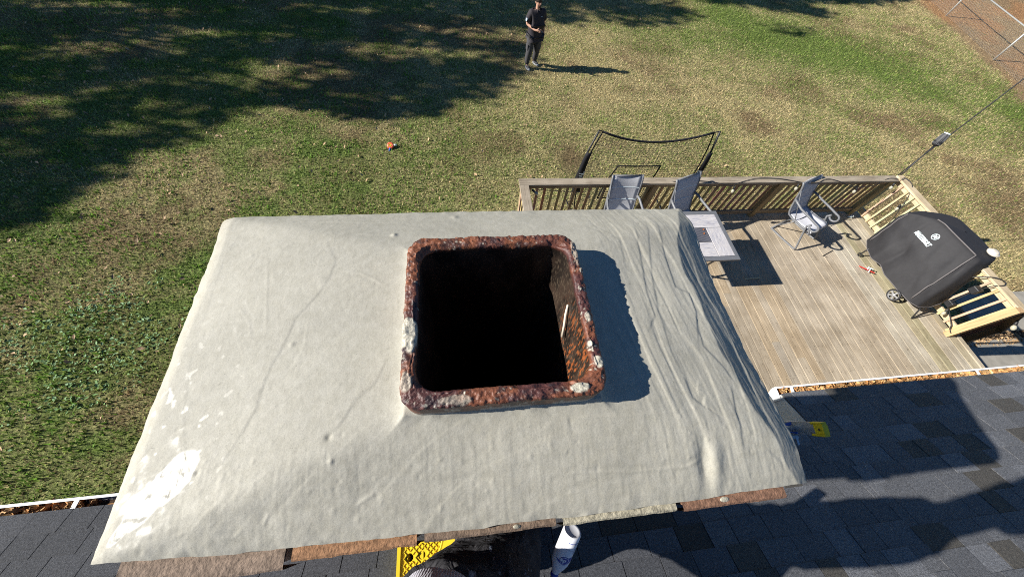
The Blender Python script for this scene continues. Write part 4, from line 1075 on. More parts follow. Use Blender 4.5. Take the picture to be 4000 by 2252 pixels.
# ------------------------------------------------------------------ baseball net
t = empty('practice_net', (3.4, 5.03, 0), 'black framed baseball practice net standing on the grass beyond the deck', 'net')
gx0, gx1, gyy = 2.29, 4.50, 5.02; gh = 2.22
b = MB()
for X_ in (gx0, gx1): 
    b.tube([(X_ - (0.0), gyy, gh), (X_ - (0.11 if X_ == gx0 else -0.12), gyy, gh * 0.75), (X_ - (0.165 if X_ == gx0 else -0.185), gyy, gh * 0.52), (X_ - (0.12 if X_ == gx0 else -0.14), gyy, gh * 0.25), (X_ - (0.02 if X_ == gx0 else -0.02), gyy, 0.05)], 0.017, 8)
    b.tube([(X_ + (0.03 if X_ == gx0 else -0.03), gyy, 0.08), (X_, gyy + 0.7, 0.02)], 0.012, 6)
b.tube([(gx0 + 0.03, gyy, 0.06), (gx1 - 0.03, gyy, 0.06)], 0.014, 6)
b.build('frame', M['black'], t, smooth=True)
def sag(u_): return 0.20 * 4 * u_ * (1 - u_)
def net_pt(u_, w_):
    side = -0.145 * 4 * w_ * (1 - w_)
    x_ = gx0 + 0.08 + (gx1 - gx0 - 0.16) * u_; x_ = x_ + (0.5 - u_) * 2 * side
    return (x_, gyy + 0.02 + 0.22 * 4 * u_ * (1 - u_) * 4 * w_ * (1 - w_) * 0.5, 0.10 + (gh - sag(u_) - 0.14) * w_)
b = MB()
N_ = 34
for k in range(N_ + 1):
    b.tube([net_pt(k / N_, w_ / 12) for w_ in range(13)], 0.0025, 3, caps=False)
    b.tube([net_pt(w_ / 12, k / N_) for w_ in range(13)], 0.0025, 3, caps=False)
b.build('net_mesh', M['black'], t)
b = MB(); b.tube([net_pt(w_ / 16, 1.0) for w_ in range(17)], 0.019, 6)
for u_ in (0, 1): b.tube([net_pt(u_, w_ / 12) for w_ in range(13)], 0.012, 6)
b.tube([(gx0, gyy, gh), net_pt(0, 1)], 0.010, 6); b.tube([(gx1, gyy, gh), net_pt(1, 1)], 0.010, 6)
b.build('net_border', M['blackfab'], t, smooth=True)
b = MB(); zp = [(0.22, 0.25), (0.30, 0.68), (0.68, 0.68), (0.66, 0.25), (0.22, 0.25)]
for a, c in zip(zp[:-1], zp[1:]): b.tube([tuple(np.array(net_pt(a[0] + (c[0] - a[0]) * k / 6, a[1] + (c[1] - a[1]) * k / 6)) + np.array([0, -0.02, 0])) for k in range(7)], 0.014, 5)
b.build('strike_zone', M['blackfab'], t, smooth=True)
for X_, sg in ((gx0, 1), (gx1, -1)):
    b = MB(); g_ = []
    for k in range(13):
        z_ = 0.85 + (1.80 - 0.85) * k / 12
        w_ = 0.16 - 0.07 * k / 12
        xo_ = -(0.165 if sg > 0 else 0.185) * (1 - ((z_ - 1.15) / 1.07) ** 2)
        g_.append([(X_ + sg * (xo_ + w_ * j / 4), gyy - 0.030 - 0.02 * math.sin(j / 4 * PI), z_) for j in range(5)])
    b.sheet(g_); s_ = b.build('side_sleeve', M['blackfab'], t, smooth=True, thick=0.006)
    Mx = Matrix.Translation((X_ + sg * -0.085, gyy - 0.062, 1.22 if sg > 0 else 1.30)) @ Matrix.Rotation(PI / 2, 4, 'X') @ Matrix.Rotation(PI / 2 if sg > 0 else -PI / 2, 4, 'Z')
    if sg > 0: text_mesh('GOAL', 0.125, Mx, M['print'], 'lettering', s_, bold=0.002)
    else: text_mesh('BA', 0.135, Matrix.Translation((0, 0, 0.02)) @ Mx, M['print'], 'lettering', s_, bold=0.002)

# ------------------------------------------------------------------ covered grill
t = empty('grill', (7.35, 2.5, DZ), 'grill under a black fabric cover with a round white emblem', 'grill')
HB = 1.33
# rings of the cover, from hem to top: list of (x, y) with matching count, z per point
hem = [(7.16, 3.20, 1.35), (7.06, 3.02, 1.33), (6.985, 2.81, 1.35), (7.06, 2.65, 1.36), (7.00, 2.46, 1.35), (7.04, 2.2, 1.34), (7.09, 1.96, 1.34), (7.19, 1.84, 1.35), (7.40, 1.82, 1.34), (7.62, 1.86, 1.40), (7.68, 2.10, 1.45), (7.69, 2.6, 1.45), (7.68, 3.05, 1.45), (7.60, 3.28, 1.42), (7.38, 3.28, 1.36)]
mid = [(7.19, 3.27, 1.90), (7.15, 3.08, 1.88), (7.13, 2.86, 1.87), (7.14, 2.70, 1.86), (7.14, 2.50, 1.85), (7.16, 2.30, 1.84), (7.20, 2.10, 1.82), (7.28, 1.98, 1.82), (7.48, 1.98, 1.86), (7.70, 2.06, 1.92), (7.77, 2.18, 1.95), (7.80, 2.6, 1.95), (7.79, 3.0, 1.95), (7.66, 3.26, 1.95), (7.42, 3.30, 1.93)]
top = [(7.21, 3.25, 2.03), (7.24, 3.12, 2.12), (7.30, 2.98, 2.20), (7.34, 2.82, 2.22), (7.36, 2.62, 2.215), (7.38, 2.42, 2.21), (7.41, 2.24, 2.20), (7.46, 2.16, 2.19), (7.60, 2.15, 2.19), (7.79, 2.19, 2.18), (7.81, 2.28, 2.19), (7.80, 2.55, 2.20), (7.77, 2.98, 2.19), (7.64, 3.10, 2.15), (7.42, 3.22, 2.09)]
def lerp3(a, b_, f): return tuple(a[k] + (b_[k] - a[k]) * f for k in range(3))
rings = []
for f in np.linspace(0, 1, 9)[:-1]: rings.append([lerp3(a, c, f) for a, c in zip(hem, mid)])
for f in np.linspace(0, 1, 6): rings.append([lerp3(a, c, f) for a, c in zip(mid, top)])
ct = (7.60, 2.66, 2.215)
for f in (0.15, 0.4, 0.7, 0.97): rings.append([lerp3(a, ct, f) for a in top])
# resample each ring to a dense loop
SUBN = 6
def dense(r):
    out = []; n_ = len(r)
    for i in range(n_):
        for k in range(SUBN): out.append(lerp3(r[i], r[(i + 1) % n_], k / SUBN))
    return out
rings = [dense(r) for r in rings]
V = np.array(rings); nR, nC = V.shape[:2]
# smooth around loops, then folds
for _ in range(1): V = 0.5 * V + 0.25 * (np.roll(V, 1, 1) + np.roll(V, -1, 1))
fold = (fbm(V[..., 1] * 2.2 + V[..., 2] * 1.6, V[..., 2] * 4.5 - V[..., 1] * 2.5, o=3, seed=300) - 0.5)
fold2 = (fbm(V[..., 1] * 7 + V[..., 2] * 4, V[..., 2] * 3, V[..., 0] * 7, o=2, seed=301) - 0.5)
pl = (fbm(V[..., 1] * 5.0 - V[..., 2] * 4.0, V[..., 2] * 1.2 + V[..., 1] * 1.0, o=2, seed=303) - 0.5)
V[..., 0] -= 0.05 * fold + 0.012 * fold2 - 0.03 * np.exp(-(np.abs(pl) / 0.035)) * sstep(1.3, 1.6, V[..., 2]) * sstep(2.2, 1.95, V[..., 2])
V[..., 1] += 0.014 * fold2; V[-9:, :, 2] += 0.014 * fold[-9:]
idx = np.arange(nR * nC).reshape(nR, nC); idr = np.roll(idx, -1, 1)
Fc = np.stack([idx[:-1], idx[1:], idr[1:], idr[:-1]], -1).reshape(-1, 4)
cov = mesh_np('cover', V.reshape(-1, 3), Fc, M['cover'], t, True, offset=t.location)
s_ = cov.modifiers.new('d', 'SUBSURF'); s_.levels = 1; s_.render_levels = 1
def seam_line(name, ids, r=0.009):
    b = MB(); b.tube([tuple(V[i, j % nC] + np.array([-0.006, -0.003, 0.006])) for i, j in ids], r, 5); b.build(name, M['seam'], cov, smooth=True)
seam_line('seam', [(i, 6 * SUBN + (0 if i < 6 else 0)) for i in range(1, 14)])
seam_line('seam', [(13, j) for j in range(2 * SUBN + 2, 6 * SUBN + 1)])
seam_line('seam', [(i, 2) for i in range(1, 13)])
b = MB(); b.tube([tuple(V[0, j] + np.array([0, 0, 0.004])) for j in range(nC)], 0.006, 5, closed=True); b.build('hem', M['seam'], cov, smooth=True)
# lettering on the sloping front: centre, run direction (-y), up direction
def on_cover(y_, z_):
    """front surface x at given y,z"""
    r = V[:14]; best = None
    for i in range(13):
        for j in range(SUBN * 0, SUBN * 7):
            dd = abs(r[i, j][1] - y_) + abs(r[i, j][2] - z_) * 1.0
            if best is None or dd < best[0]: best = (dd, r[i, j])
    return best[1]
pc_t = on_cover(2.62, 2.08)
upv = Vector((V[12, 4 * SUBN][0] - V[8, 4 * SUBN][0], 0, V[12, 4 * SUBN][2] - V[8, 4 * SUBN][2])).normalized()
rt = Vector((0.05, -1, 0)).normalized(); nrm = rt.cross(upv).normalized(); upv = nrm.cross(rt)
def frame_m(p): 
    m_ = Matrix((rt, upv, nrm)).transposed().to_4x4(); m_.translation = p; return m_
pt_ = Vector((7.215, 2.60, 2.02)); pe_ = Vector((7.255, 2.585, 2.125))
from mathutils.bvhtree import BVHTree
bpy.context.view_layer.update()
dg = bpy.context.evaluated_depsgraph_get()
bvh = BVHTree.FromObject(cov, dg)
def snap(p, off=0.008):
    loc, nn, i, d_ = bvh.ray_cast(Vector(p) - Vector(t.location) + nrm * 0.3, -nrm)
    return (loc + Vector(t.location) + nrm * off) if loc is not None else Vector(p)
def wrapped_text(txt, size, centre, sx, bold, name):
    o = text_mesh(txt, size, frame_m(Vector((0, 0, 0))), M['print'], name, None, extrude=0.0, sx=sx, bold=bold)
    # drape onto the cover
    me = o.data
    import bmesh
    bm2 = bmesh.new(); bm2.from_mesh(me)
    bmesh.ops.subdivide_edges(bm2, edges=bm2.edges[:], cuts=1); bm2.to_mesh(me); bm2.free()
    for v_ in me.vertices:
        w_ = snap(Vector(v_.co) + centre)
        v_.co = w_ - Vector(t.location) 
    o.parent = cov
    return o
wrapped_text('MASTERBUILT', 0.078, Vector((7.18, 2.735, 1.975)), 0.60, 0.004, 'lettering')
b = MB(); pts = []
cE = Vector((7.235, 2.69, 2.085))
for rr0, rr1 in ((0.038, 0.046),):
    n_ = 40; vs_ = []
    for k in range(n_):
        a = 2 * PI * k / n_
        for r_ in (rr0, rr1): vs_.append(snap(cE + rt * (r_ * math.cos(a)) + upv * (r_ * math.sin(a)), 0.009))
    b.add(vs_, [(2 * k, 2 * k + 1, (2 * k + 3) % (2 * n_), (2 * k + 2) % (2 * n_)) for k in range(n_)])
b.build('emblem_ring', M['print'], cov)
wrapped_text('M', 0.060, cE, 1.0, 0.004, 'emblem_letter')
def wheel(cx, cy, r, ax_tilt, label=None):
    w_ = bpy.data.objects.new('wheel', None); COL.objects.link(w_); w_.parent = t
    w_.location = Vector((cx, cy, DZ + r)) - Vector(t.location); w_.rotation_euler = (0, -PI / 2, ax_tilt)
    b = MB(); b.tube([((r - 0.016) * math.cos(a), (r - 0.016) * math.sin(a), 0) for a in np.linspace(0, 2 * PI, 32, endpoint=False)], 0.016, 8, closed=True); b.build('tyre', M['black'], w_, True, smooth=True)
    b = MB(); rr1 = r - 0.026
    b.tube([(rr1 * math.cos(a), rr1 * math.sin(a), 0.004) for a in np.linspace(0, 2 * PI, 32, endpoint=False)], 0.008, 6, closed=True)
    for k in range(5):
        a = 2 * PI * k / 5; b.bar((0.01 * math.cos(a), 0.01 * math.sin(a), 0.006), (rr1 * math.cos(a), rr1 * math.sin(a), 0.004), 0.026, 0.01)
    b.lathe([(0.022, 0), (0.022, 0.014), (0.01, 0.018)], 12); b.build('rim', M['alu'], w_, True, smooth=False)
wheel(7.05, 2.12, 0.105, 0.0)
wheel(7.62, 2.0, 0.105, 0.0)
for (x_, y_) in ((7.07, 3.0), (7.5, 3.1)):
    b = MB(); b.tube([(x_, y_, DZ + 0.03), (x_, y_, DZ + 0.22)], 0.012, 6); b.tube([(x_ - 0.0, y_ + 0.03 * math.cos(a), DZ + 0.034 + 0.03 * math.sin(a)) for a in np.linspace(0, 2 * PI, 14, endpoint=False)], 0.008, 6, closed=True); b.build('caster', M['black'], t, smooth=True)
b = MB(); b.box((7.15, 1.98, DZ + 0.17), (7.62, 3.05, DZ + 0.21)); b.box((7.25, 2.2, DZ + 0.22), (7.6, 3.0, DZ + 0.75)); b.build('grill_body', M['black'], t, bevel=0.02)
b = MB(); b.tube([(7.20, 1.72, DZ + 0.012), (7.30, 1.86, DZ + 0.20), (7.38, 1.95, DZ + 0.42)], 0.011, 8); b.tube([(7.20, 1.72, DZ + 0.015), (7.58, 1.80, DZ + 0.10)], 0.009, 8)
b.build('support_leg', M['black'], t, smooth=True)
b = MB(); b.lathe([(0.052, 0.0), (0.074, 0.008), (0.082, 0.03), (0.078, 0.034), (0.060, 0.036), (0.050, 0.052), (0.047, 0.058), (0.02, 0.060)], 28, Matrix.Translation((7.70, 2.26, 2.205)))
tag(b.build('bowl', M['ivory'], smooth=True), 'upturned round ivory bowl on the corner of the grill cover', 'bowl')
t2 = empty('tongs', (6.95, 2.68, DZ), 'red handled tongs tied with white cord on the deck edge by the grill', 'tongs')
b = MB(); b.bar((6.90, 2.76, DZ + 0.03), (7.08, 2.62, DZ + 0.035), 0.018, 0.012); b.bar((6.92, 2.71, DZ + 0.05), (7.07, 2.59, DZ + 0.055), 0.016, 0.012); b.build('handle', M['red'], t2, bevel=0.003)
b = MB(); b.tube([(6.97, 2.66, DZ + 0.06), (7.00, 2.70, DZ + 0.085), (7.06, 2.71, DZ + 0.06)], 0.007, 6); b.tube([(7.00, 2.71, DZ + 0.05), (7.01, 2.66, DZ + 0.085), (6.98, 2.62, DZ + 0.04)], 0.007, 6); b.tube([(7.02, 2.68, DZ + 0.08), (7.05, 2.64, DZ + 0.09), (7.09, 2.66, DZ + 0.07)], 0.006, 6); b.build('white_cord', M['print'], t2, smooth=True)
b = MB(); b.bar((7.50, 4.0 - 0.10, DZ + 0.004), (7.50, 3.90, DZ + 0.05), 0.05, 0.01); b.tube([(7.44, 3.90, DZ + 0.01), (7.50, 3.88, DZ + 0.06), (7.56, 3.90, DZ + 0.01)], 0.012, 6)
tag(b.build('white_clip', M['print'], smooth=True), 'small white clip at the far right inner corner of the deck', 'clip')

# ------------------------------------------------------------------ poles, torch, string lights
t = empty('garden_torch', (7.72, 4.09, DZ), 'short dark torch with ribbed head and white rim fixed to the deck corner', 'torch')
pA, pB = Vector((7.70, 4.03, DZ + 0.5)), Vector((7.86, 4.23, 2.56))
b = MB(); b.tube([pA, pB], 0.010, 8); b.build('stake', M['black'], t, smooth=True)
dv = (pB - pA).normalized(); Mt = dv.to_track_quat('Z', 'Y').to_matrix().to_4x4(); Mt.translation = pB
Mt = Mt @ Matrix.Diagonal((1.35, 1.35, 1.15, 1))
b = MB(); b.lathe([(0.010, -0.01), (0.035, 0.0), (0.044, 0.02), (0.046, 0.05), (0.040, 0.10), (0.034, 0.16), (0.032, 0.17)], 20, Mt)
hd = b.build('torch_head', M['black'], t, smooth=True)
b = MB()
for k in range(20):
    a = 2 * PI * k / 20; c_, s_ = math.cos(a), math.sin(a)
    b.tube([Mt @ Vector((0.045 * c_, 0.045 * s_, 0.02)), Mt @ Vector((0.042 * c_, 0.042 * s_, 0.10)), Mt @ Vector((0.036 * c_, 0.036 * s_, 0.16))], 0.0025, 4)
b.build('head_ribs', M['frame'], hd)
b = MB(); b.tube([Mt @ Vector((0.033 * math.cos(a), 0.033 * math.sin(a), 0.172)) for a in np.linspace(0, 2 * PI, 20, endpoint=False)], 0.007, 6, closed=True); b.build('white_rim', M['print'], hd, smooth=True)
b = MB(); b.tube([(7.73, 4.09, DZ + 0.2), (7.80, 4.17, 2.2), (8.05, 4.32, 3.6), (8.35, 4.5, 5.0)], 0.009, 8)
tag(b.build('light_pole', M['black'], smooth=True), 'tall thin black pole for the string lights rising from the deck corner', 'pole')
sg = empty('string_lights', (4.2, 3.98, 2.0), 'black cord of clear bulbs looped along the far railing of the deck', 'string lights')
ctl = [(0.84, 3.95, 1.99), (0.90, 3.87, 2.03), (1.0, 4.06, 1.85), (1.5, 4.10, 1.76), (2.2, 4.10, 1.72), (2.9, 4.10, 1.80), (3.25, 4.03, 2.00), (3.40, 3.97, 2.055), (3.47, 4.02, 2.05), (4.0, 3.96, 2.055), (4.35, 3.90, 2.02), (4.45, 3.93, 2.045), (4.85, 4.03, 2.056), (5.25, 4.02, 2.055), (5.62, 3.94, 2.05), (5.9, 3.91, 2.04), (6.15, 4.0, 2.055), (6.35, 3.96, 2.05), (6.7, 3.90, 1.97), (7.1, 3.91, 1.98), (7.40, 4.0, 2.055), (7.62, 3.97, 2.056), (7.73, 4.0, 2.06), (7.74, 3.8, 2.04), (7.62, 3.55, 1.8), (7.60, 3.42, 1.5), (7.58, 3.38, 1.2)]
def smooth_path(c, k=6):
    out = []
    c = [Vector(p) for p in c]
    for i in range(len(c) - 1):
        p0, p1, p2, p3 = c[max(i - 1, 0)], c[i], c[i + 1], c[min(i + 2, len(c) - 1)]
        for j in range(k):
            t_ = j / k
            out.append(0.5 * ((2 * p1) + (p2 - p0) * t_ + (2 * p0 - 5 * p1 + 4 * p2 - p3) * t_ ** 2 + (3 * p1 - p0 - 3 * p2 + p3) * t_ ** 3))
    return out + [c[-1]]
b = MB(); b.tube(smooth_path(ctl), 0.0055, 6); b.build('cord', M['black'], sg, smooth=True)
def bulb(parent, p, d=(0, 0, -1), s=1.0):
    M_ = Vector(d).normalized().to_track_quat('Z', 'Y').to_matrix().to_4x4(); M_.translation = Vector(p)
    b = MB(); b.lathe([(0.006 * s, 0), (0.016 * s, 0.008 * s), (0.018 * s, 0.05 * s), (0.014 * s, 0.055 * s)], 10, M_); so_ = b.build('socket', M['black'], parent, smooth=True)
    b = MB(); b.lathe([(0.012 * s, 0.055 * s), (0.024 * s, 0.075 * s), (0.027 * s, 0.095 * s), (0.020 * s, 0.115 * s), (0.006 * s, 0.125 * s)], 12, M_); b.build('bulb', M['glassbulb'], so_, smooth=True)
for p in [(0.96, 3.86, 1.99), (3.41, 3.93, 2.03), (4.42, 3.90, 2.01), (5.60, 3.92, 2.03), (6.80, 3.90, 1.96), (7.62, 3.6, 1.82), (2.05, 4.10, 1.72), (7.50, 3.92, 2.02)]:
    bulb(sg, p, (0.1, -0.25, -1))
bulb(sg, (1.02, 3.90, 1.99), (0.8, -0.3, -0.6))
sg2 = empty('string_lights', (7.7, 1.9, 2.0), 'black cord with sockets draped over the right railing beside the grill', 'string lights')
b = MB(); b.tube(smooth_path([(7.55, 2.05, 1.9), (7.64, 1.95, 2.045), (7.76, 1.90, 2.055), (7.80, 1.84, 2.05), (7.72, 1.80, 2.052), (7.62, 1.82, 2.0), (7.58, 1.84, 1.8), (7.55, 1.80, 1.5), (7.60, 1.7, 1.4), (7.62, 1.52, 1.30), (7.58, 1.45, 1.27), (7.62, 1.38, 1.30), (7.8, 1.38, 1.9), (8.1, 1.37, 1.72), (8.3, 1.36, 1.5)]), 0.0075, 6); b.build('cord', M['black'], sg2, smooth=True)
b = MB(); b.box((7.52, 1.80, 1.80), (7.62, 1.90, 1.90)); b.build('connector_box', M['black'], sg2, bevel=0.01)
b = MB(); b.box((7.55, 1.76, 1.44), (7.62, 1.86, 1.53)); b.build('connector_box', M['black'], sg2, bevel=0.01)
bulb(sg2, (7.58, 1.74, 1.43), (-0.3, -0.4, -0.8)); bulb(sg2, (8.05, 1.36, 1.73), (-0.2, -0.7, -0.7), 1.2)
# ------------------------------------------------------------------ ladder against the left eave
t = empty('ladder', (2.1, 0.6, DZ), 'aluminium ladder with yellow end cap leaning on the eave beside the chimney', 'ladder')
def lp(d, x_): return Vector((x_, 0.115 + (d - 2.30) * 0.20, H - d))
ldir = (lp(2.3, 0) - lp(4.62, 0)).normalized(); lup = Vector((0, ldir.z, -ldir.y))
for x_ in (1.90, 2.30):
    b = MB(); b.bar(lp(4.62, x_), lp(2.31, x_), 0.004, 0.078, up=lup)
    o_ = -1 if x_ > 2 else 1
    for s_ in (-1, 1): b.bar(lp(4.62, x_ + 0.014) + lup * 0.041 * s_, lp(2.31, x_ + 0.014) + lup * 0.041 * s_, 0.032, 0.004, up=lup)
    b.build('rail', M['alu'], t)
    b = MB(); 
    b.bar(lp(2.355, x_ + 0.012), lp(2.29, x_ + 0.012), 0.040, 0.070, up=lup, bevel=0.008)
    for s_ in (-1, 1): b.bar(lp(2.385 if s_ < 0 else 2.375, x_ + 0.012) + lup * 0.038 * s_, lp(2.295, x_ + 0.012) + lup * 0.038 * s_, 0.042, 0.016, up=lup, bevel=0.004)
    cpo = b.build('end_cap', M['yellow'], t)
    b = MB(); q = lp(2.315, x_ - 0.013); b.lathe([(0.007, 0), (0.007, 0.002)], 10, Matrix.Translation(q) @ Matrix.Rotation(-PI / 2, 4, 'Y')); b.build('cap_screw', M['black'], cpo)
    b = MB(); b.bar(lp(2.60, x_ - 0.0045) + lup * 0.012, lp(2.53, x_ - 0.0045) + lup * 0.030, 0.002, 0.02, up=lup); b.bar(lp(2.62, x_ - 0.0045) - lup * 0.03, lp(2.50, x_ - 0.0045) - lup * 0.034, 0.002, 0.008, up=lup); b.build('blue_sticker', M['blue'], t)
for k in range(8):
    d_ = 2.52 + k * 0.28
    b = MB(); b.tube([lp(d_, 1.90), lp(d_, 2.30)], 0.016, 10); b.build('rung', M['alu'], t, smooth=True)
b = MB(); q = lp(2.50, 2.27) - lup * 0.06; b.bar(q, q - lup * 0.05, 0.016, 0.02); b.bar(q + Vector((-0.03, 0, 0)), q + Vector((0.02, 0, 0)), 0.02, 0.01); b.build('bracket', M['alu'], t)
# ------------------------------------------------------------------ yellow roof wedge
t = empty('roof_wedge', (-0.2, -0.45, roof_z(-0.45)), 'yellow diamond tread roofing wedge under the kneeling worker', 'roof wedge')
WZ = H - 2.36; wy0, wy1 = -0.58, -0.215
from math import radians
b = MB()
hx = [(-0.385, -0.277), (-0.322, -0.273)]
# top plate as a grid with two round openings
nx_, ny_ = 90, 60
xs_ = np.linspace(-0.447, 0.12, nx_); ys_ = np.linspace(wy0, wy1, ny_)
GX, GY = np.meshgrid(xs_, ys_)
keep = np.ones((ny_ - 1, nx_ - 1), bool)
mx, my = (GX[:-1, :-1] + GX[1:, 1:]) / 2, (GY[:-1, :-1] + GY[1:, 1:]) / 2
for hx_, hy_ in hx: keep &= np.hypot(mx - hx_, my - hy_) > 0.019
# pull grid vertices onto the hole rims
for hx_, hy_ in hx:
    dd = np.hypot(GX - hx_, GY - hy_); m_ = (dd < 0.024) & (dd > 0.012)
    GX = np.where(m_, hx_ + (GX - hx_) / np.maximum(dd, 1e-6) * 0.019, GX); GY = np.where(m_, hy_ + (GY - hy_) / np.maximum(dd, 1e-6) * 0.019, GY)
idx = np.arange(nx_ * ny_).reshape(ny_, nx_)
Fq = np.stack([idx[:-1, :-1], idx[:-1, 1:], idx[1:, 1:], idx[1:, :-1]], -1)[keep]
mesh_np('tread_plate', np.stack([GX, GY, np.full(GX.shape, WZ)], -1).reshape(-1, 3), Fq, M['yellow'], t, offset=t.location)
rb_ = MB(); sp_ = 0.030
def inhole(x_, y_, r=0.024): return any(math.hypot(x_ - a, y_ - c) < r for a, c in hx)
for k in range(-40, 60):
    for sgn in (1, -1):
        # diagonal ribs broken into short pieces so they clear the holes
        for j in range(-10, 60):
            x0_ = -0.447 + k * sp_ + j * sp_ * 0.5 * sgn; y0_ = wy0 + j * sp_ * 0.5
            x1_ = x0_ + sp_ * 0.5 * sgn; y1_ = y0_ + sp_ * 0.5
            if min(x0_, x1_) < -0.428 or max(x0_, x1_) > -0.20 or y0_ < wy0 or y1_ > wy1 or inhole((x0_ + x1_) / 2, (y0_ + y1_) / 2): continue
            rb_.bar((x0_, y0_, WZ + 0.0025), (x1_, y1_, WZ + 0.0025), 0.0035, 0.006)
rb_.build('diamond_tread', M['yellow'], t)
b = MB()
b.box((-0.450, wy0, WZ - 0.02), (-0.432, wy1, WZ + 0.012)); b.box((-0.447, wy0, WZ - 0.14), (-0.441, wy1, WZ - 0.021))
b.tube([(-0.21, wy1, WZ + 0.004), (-0.22, -0.25, WZ + 0.004), (-0.24, -0.29, WZ + 0.004), (-0.30, -0.42, WZ + 0.004)], 0.007, 6)
b.add([(-0.205, wy1, WZ + 0.008), (0.12, wy1, WZ + 0.03), (0.12, -0.45, WZ + 0.03), (-0.30, -0.42, WZ + 0.008), (-0.235, -0.29, WZ + 0.008)], [(4, 3, 2, 1, 0)])
for k in range(7): b.box((-0.40 + k * 0.08, wy0, WZ - 0.12 + 0.0), (-0.395 + k * 0.08, wy1, WZ - 0.003))
b.build('rim', M['yellow'], t)
b = MB(); b.box((-0.335, -0.29, WZ - 0.06), (-0.312, -0.255, WZ - 0.004)); b.build('handle_lug', M['yellow'], t)

# ------------------------------------------------------------------ spray bottle
P0, P1 = Vector((0.298, -0.146, H - 1.36)), Vector((0.243, -0.278, H - 1.51))
t = empty('spray_bottle', P0, 'white spray bottle with blue printed label upside down at the hip of the worker', 'bottle')
dv = (P1 - P0).normalized()
upz = Vector((0, 0, 1)); ex = (upz - dv * upz.dot(dv)).normalized(); ey = dv.cross(ex)
Mb = Matrix((ex, ey, dv)).transposed().to_4x4(); Mb.translation = P0; Mb = Mb @ Matrix.Diagonal((0.76, 0.76, 0.82, 1))
Lb = (P1 - P0).length
b = MB(); b.lathe([(0.028, 0.004), (0.036, 0.0), (0.0395, 0.006), (0.040, 0.02), (0.040, 0.145), (0.038, 0.165), (0.031, 0.19), (0.021, 0.215), (0.016, 0.232), (0.014, 0.24)], 40, Mb); b.build('body', M['bottle'], t, smooth=True)
b = MB(); b.lathe([(0.0155, 0.238), (0.0175, 0.240), (0.0175, 0.256), (0.012, 0.258)], 20, Mb); b.build('collar', M['navy'], t, smooth=True)
b = MB(); b.lathe([(0.012, 0.258), (0.012, 0.285)], 14, Mb); b.build('nozzle', M['yellow'], t, smooth=True)
def on_bottle(a, z_, r=0.0406): return Mb @ Vector((r * math.cos(a), r * math.sin(a), z_))
def decal(name, a0, a1, z0, z1, mat=None, n=10):
    b = MB(); b.sheet([[on_bottle(a0 + (a1 - a0) * k / n, z0 + (z1 - z0) * j / 2) for k in range(n + 1)] for j in range(3)])
    b.build(name, mat or M['navy'], t, smooth=True)
decal('label_stripe', -1.0, 0.25, 0.026, 0.0285); decal('label_stripe', -0.9, -0.2, 0.033, 0.0345, M['grey_print']); decal('label_stripe', -0.2, 0.5, 0.060, 0.0615, M['grey_print']); decal('label_stripe', -0.6, -0.25, 0.066, 0.0675, M['grey_print']); decal('label_stripe', -0.95, -0.75, 0.055, 0.085, M['grey_print'])
def disc(name, ac, zc, r0, r1, mat, rr_=0.0412, a_from=0, a_to=2 * PI):
    n_ = 32; vs_ = []
    for k in range(n_ + 1):
        a = a_from + (a_to - a_from) * k / n_
        for r_ in (r0, r1): vs_.append(on_bottle(ac + r_ * math.cos(a) / 0.041, zc + r_ * math.sin(a), rr_))
    b = MB(); b.add(vs_, [(2 * k, 2 * k + 1, 2 * k + 3, 2 * k + 2) for k in range(n_)]); b.build(name, mat, t, smooth=True)
disc('logo_disc', -0.10, 0.122, 0.0, 0.022, M['navy'], 0.0409); disc('logo_ring', -0.10, 0.122, 0.0175, 0.0195, M['bottle'], 0.0413)
b = MB(); b.sheet([[on_bottle(-0.32 - 0.95 * k / 12, 0.104 + 0.036 * j / 3 * (1 - (k / 12) ** 1.6) + 0.006 * (k / 12), 0.0409) for k in range(13)] for j in range(4)]); b.build('label_swoosh', M['navy'], t, smooth=True)
b = MB(); b.sheet([[on_bottle(0.14 + 0.75 * k / 10, 0.128 + 0.012 * j / 3 * (1 - (k / 10) ** 1.6), 0.0409) for k in range(11)] for j in range(4)]); b.build('label_swoosh', M['navy'], t, smooth=True)
cu_m = text_mesh('P', 0.026, Matrix.Identity(4), M['bottle'], 'logo_letter', None, extrude=0.0, bold=0.001)
for v_ in cu_m.data.vertices: v_.co = on_bottle(-0.10 - v_.co.x / 0.041, 0.125 - v_.co.y, 0.0415) - P0
cu_m.parent = t

# ------------------------------------------------------------------ people
def fingers(palm, dirv, side, nrm_, length=0.085, curl=0.5, r=0.0085):
    """extra nodes/edges for five fingers rooted in the palm node (list of chains)"""
    out = []
    d = Vector(dirv).normalized(); s = Vector(side).normalized(); n_ = Vector(nrm_).normalized(); p = Vector(palm)
    for k, (off, lf) in enumerate(((-0.030, 0.86), (-0.010, 1.0), (0.010, 0.95), (0.030, 0.75))):
        a = p + s * off + d * 0.030; c = []
        dd = d.copy(); q = a
        for j, seg in enumerate((0.42, 0.32, 0.26)):
            dd = (dd + n_ * curl * (0.5 + 0.35 * j)).normalized(); q = q + dd * length * lf * seg; c.append((q, r * (1 - 0.10 * j)))
        out.append([(a, r * 1.05)] + c)
    a = p - s * 0.030 - d * 0.01; dd = (d * 0.6 - s * 0.9 + n_ * 0.4).normalized()
    out.append([(a, r * 1.15), (a + dd * 0.032, r * 1.1), (a + (dd + d * 0.6).normalized() * 0.058, r)])
    return out
